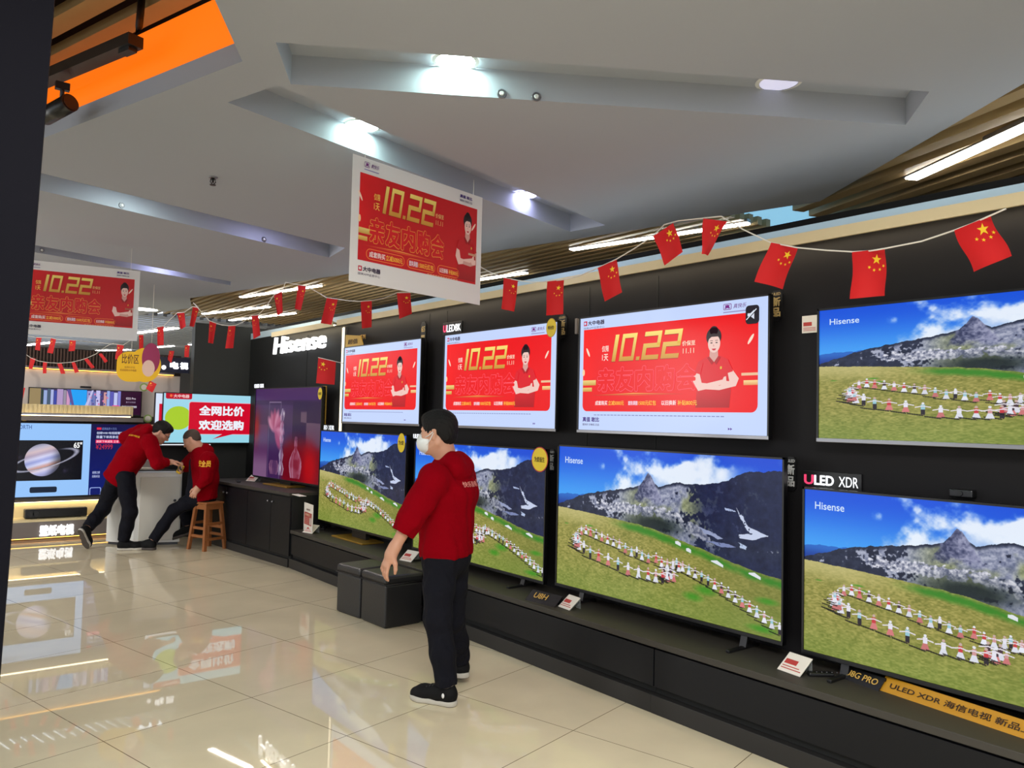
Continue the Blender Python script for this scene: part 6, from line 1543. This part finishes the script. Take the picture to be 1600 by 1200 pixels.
t2, hood2, b2 = person('man in red sweatshirt and glasses bending over the white counter', J, Fz, n3(Fz*.80+np.array([0, 0, -.62])), n3(Fz*.6+np.array([0, 0, .8])), dict(hair='short', cuff_r=.92, cuff_l=.9, vox=.008, hem=-.11, belly=.142, thigh=.102, cuff=.06, curl_r=.6, hood=.75))
sp2 = n3(J['neck']-J['pelvis']); outv = n3(np.cross(np.cross(sp2, fwv), sp2)*-1*1.0)
cloth_text('快乐服务 幸福生活', hood2, b2, A3(211, 683, 8.9), n3(A3(226, 681, 9.0)-A3(205, 671, 9.0)), n3(np.array([0, 0, 1.0])), n3(-fwv*.75+np.array([0, 0, .55])-rtv*.1), .19, .028, M['text_yellow'], .02)
hc = J['head']; Fh2 = n3(Fz*.80+np.array([0, 0, -.62])); Uh2 = n3(Fz*.6+np.array([0, 0, .8])); Lh2 = np.cross(Uh2, Fh2)
mb = MB()
for sd in (1, -1):
    mb.tube([Vector(hc+Fh2*.098+Lh2*sd*.032+Uh2*(.002)+Lh2*sd*.022*math.cos(a)+Uh2*.018*math.sin(a)-b2) for a in [k*math.pi/6 for k in range(13)]], .002, 6)
    mb.tube([Vector(hc+Fh2*.096+Lh2*sd*.054+Uh2*.006-b2), Vector(hc+Fh2*.03+Lh2*sd*.076+Uh2*.01-b2), Vector(hc-Fh2*.015+Lh2*sd*.083+Uh2*.01-b2)], .002, 6)
mb.tube([Vector(hc+Fh2*.102+Lh2*.010+Uh2*.004-b2), Vector(hc+Fh2*.102-Lh2*.010+Uh2*.004-b2)], .002, 6)
mb.build('glasses', M['tag_black'], t2)

# --- the seated man with cropped hair
Fs = n3(-np.array([RT.x, RT.y, 0])*.95+np.array([FW.x, FW.y, 0])*.10)
J = dict(pelvis=A3(319, 771, 9.25), waist=A3(321, 748, 9.25), chest=A3(319, 724, 9.25), neck=A3(312, 702, 9.25), head=A3(300, 688, 9.25),
         ls=A3(326, 717, 9.10), rs=A3(306, 713, 9.40), le=A3(323, 748, 9.04), lw=A3(309, 762, 9.02), re=A3(291, 728, 9.45), rw=A3(283, 727, 9.40),
         lh=A3(312, 777, 9.18), rh=A3(310, 777, 9.34), lk=A3(272, 797, 9.15), la=A3(238, 843, 9.10), rk=A3(288, 786, 9.42), ra=A3(298, 823, 9.40))
J['lf'] = A3(303, 772, 9.0)-J['lw']; J['ln'] = -fwv; J['rf'] = A3(280, 733, 9.35)-J['rw']; J['rn'] = np.array([0, 0, 1.0])*.5-rtv; J['rt'] = -fwv
lh_ = np.array(on_z(243, 859.5)); J['lheel'] = lh_; J['ltoe'] = lh_+Fs*.285
J['rheel'] = A3(303, 833, 9.40); J['rtoe'] = J['rheel']+n3(Fs+np.array([0, 0, -.35]))*.28; J['rup'] = np.array([0, 0, 1.0])
t3, hood3, b3 = person('seated man with cropped hair in red jacket with armband lettering on the wooden stool', J, Fs, n3(Fs*.86-fwv*.12+np.array([0, 0, -.45])), n3(Fs*.40+np.array([0, 0, .92])), dict(hair='cropped', cuff_l=.90, cuff_r=.86, vox=.008, hem=-.07, belly=.137, thigh=.095, cuff=.058, sole=M['sole_dark'], curl_l=.7, curl_r=1.0))
cloth_text('安全员', hood3, b3, A3(320.5, 724, 9.05), rtv, (0, 0, 1), -fwv, .16, .075, M['text_yellow'], .03)
ap = Vol(.008, .03); LatS = n3(J['ls']-J['rs'])
ap.c(J['chest']+Fs*.06-LatS*.02, J['waist']+Fs*.07-LatS*.02, .105, .115, flat=(LatS, 1.1)); ap.c(J['waist']+Fs*.07-LatS*.02, J['pelvis']+Fs*.10, .115, .115, flat=(LatS, 1.1))
vol_obj('dark_apron', [ap], M['trouser'], t3, b3, 2)
col_ = Vol(.006, .015); nk = J['neck']
col_.c(nk+Fs*.05+LatS*.04, nk-Fs*.05+LatS*.035+np.array([0, 0, .02]), .018, .018); vol_obj('shirt_collar', [col_], mat('yellow_collar', rgb(226, 170, 80), .7), t3, b3, 1)
dv = A3(282, 733, 9.33); t = thing('handheld_scanner', 'small yellow handheld device held in the hand of the seated man over the counter edge', 'device', tuple(dv), R(-30))
mb = MB(); mb.box(-.028, .028, -.018, .018, -.055, .05, 0, .008, Matrix.Rotation(R(28), 4, 'Y')); mb.build('body', M['yellow'], t)
mb = MB(); mb.box(-.022, .022, -.021, -.016, -.03, .035, 0, .003, Matrix.Rotation(R(28), 4, 'Y')); mb.build('keypad', M['black'], t)
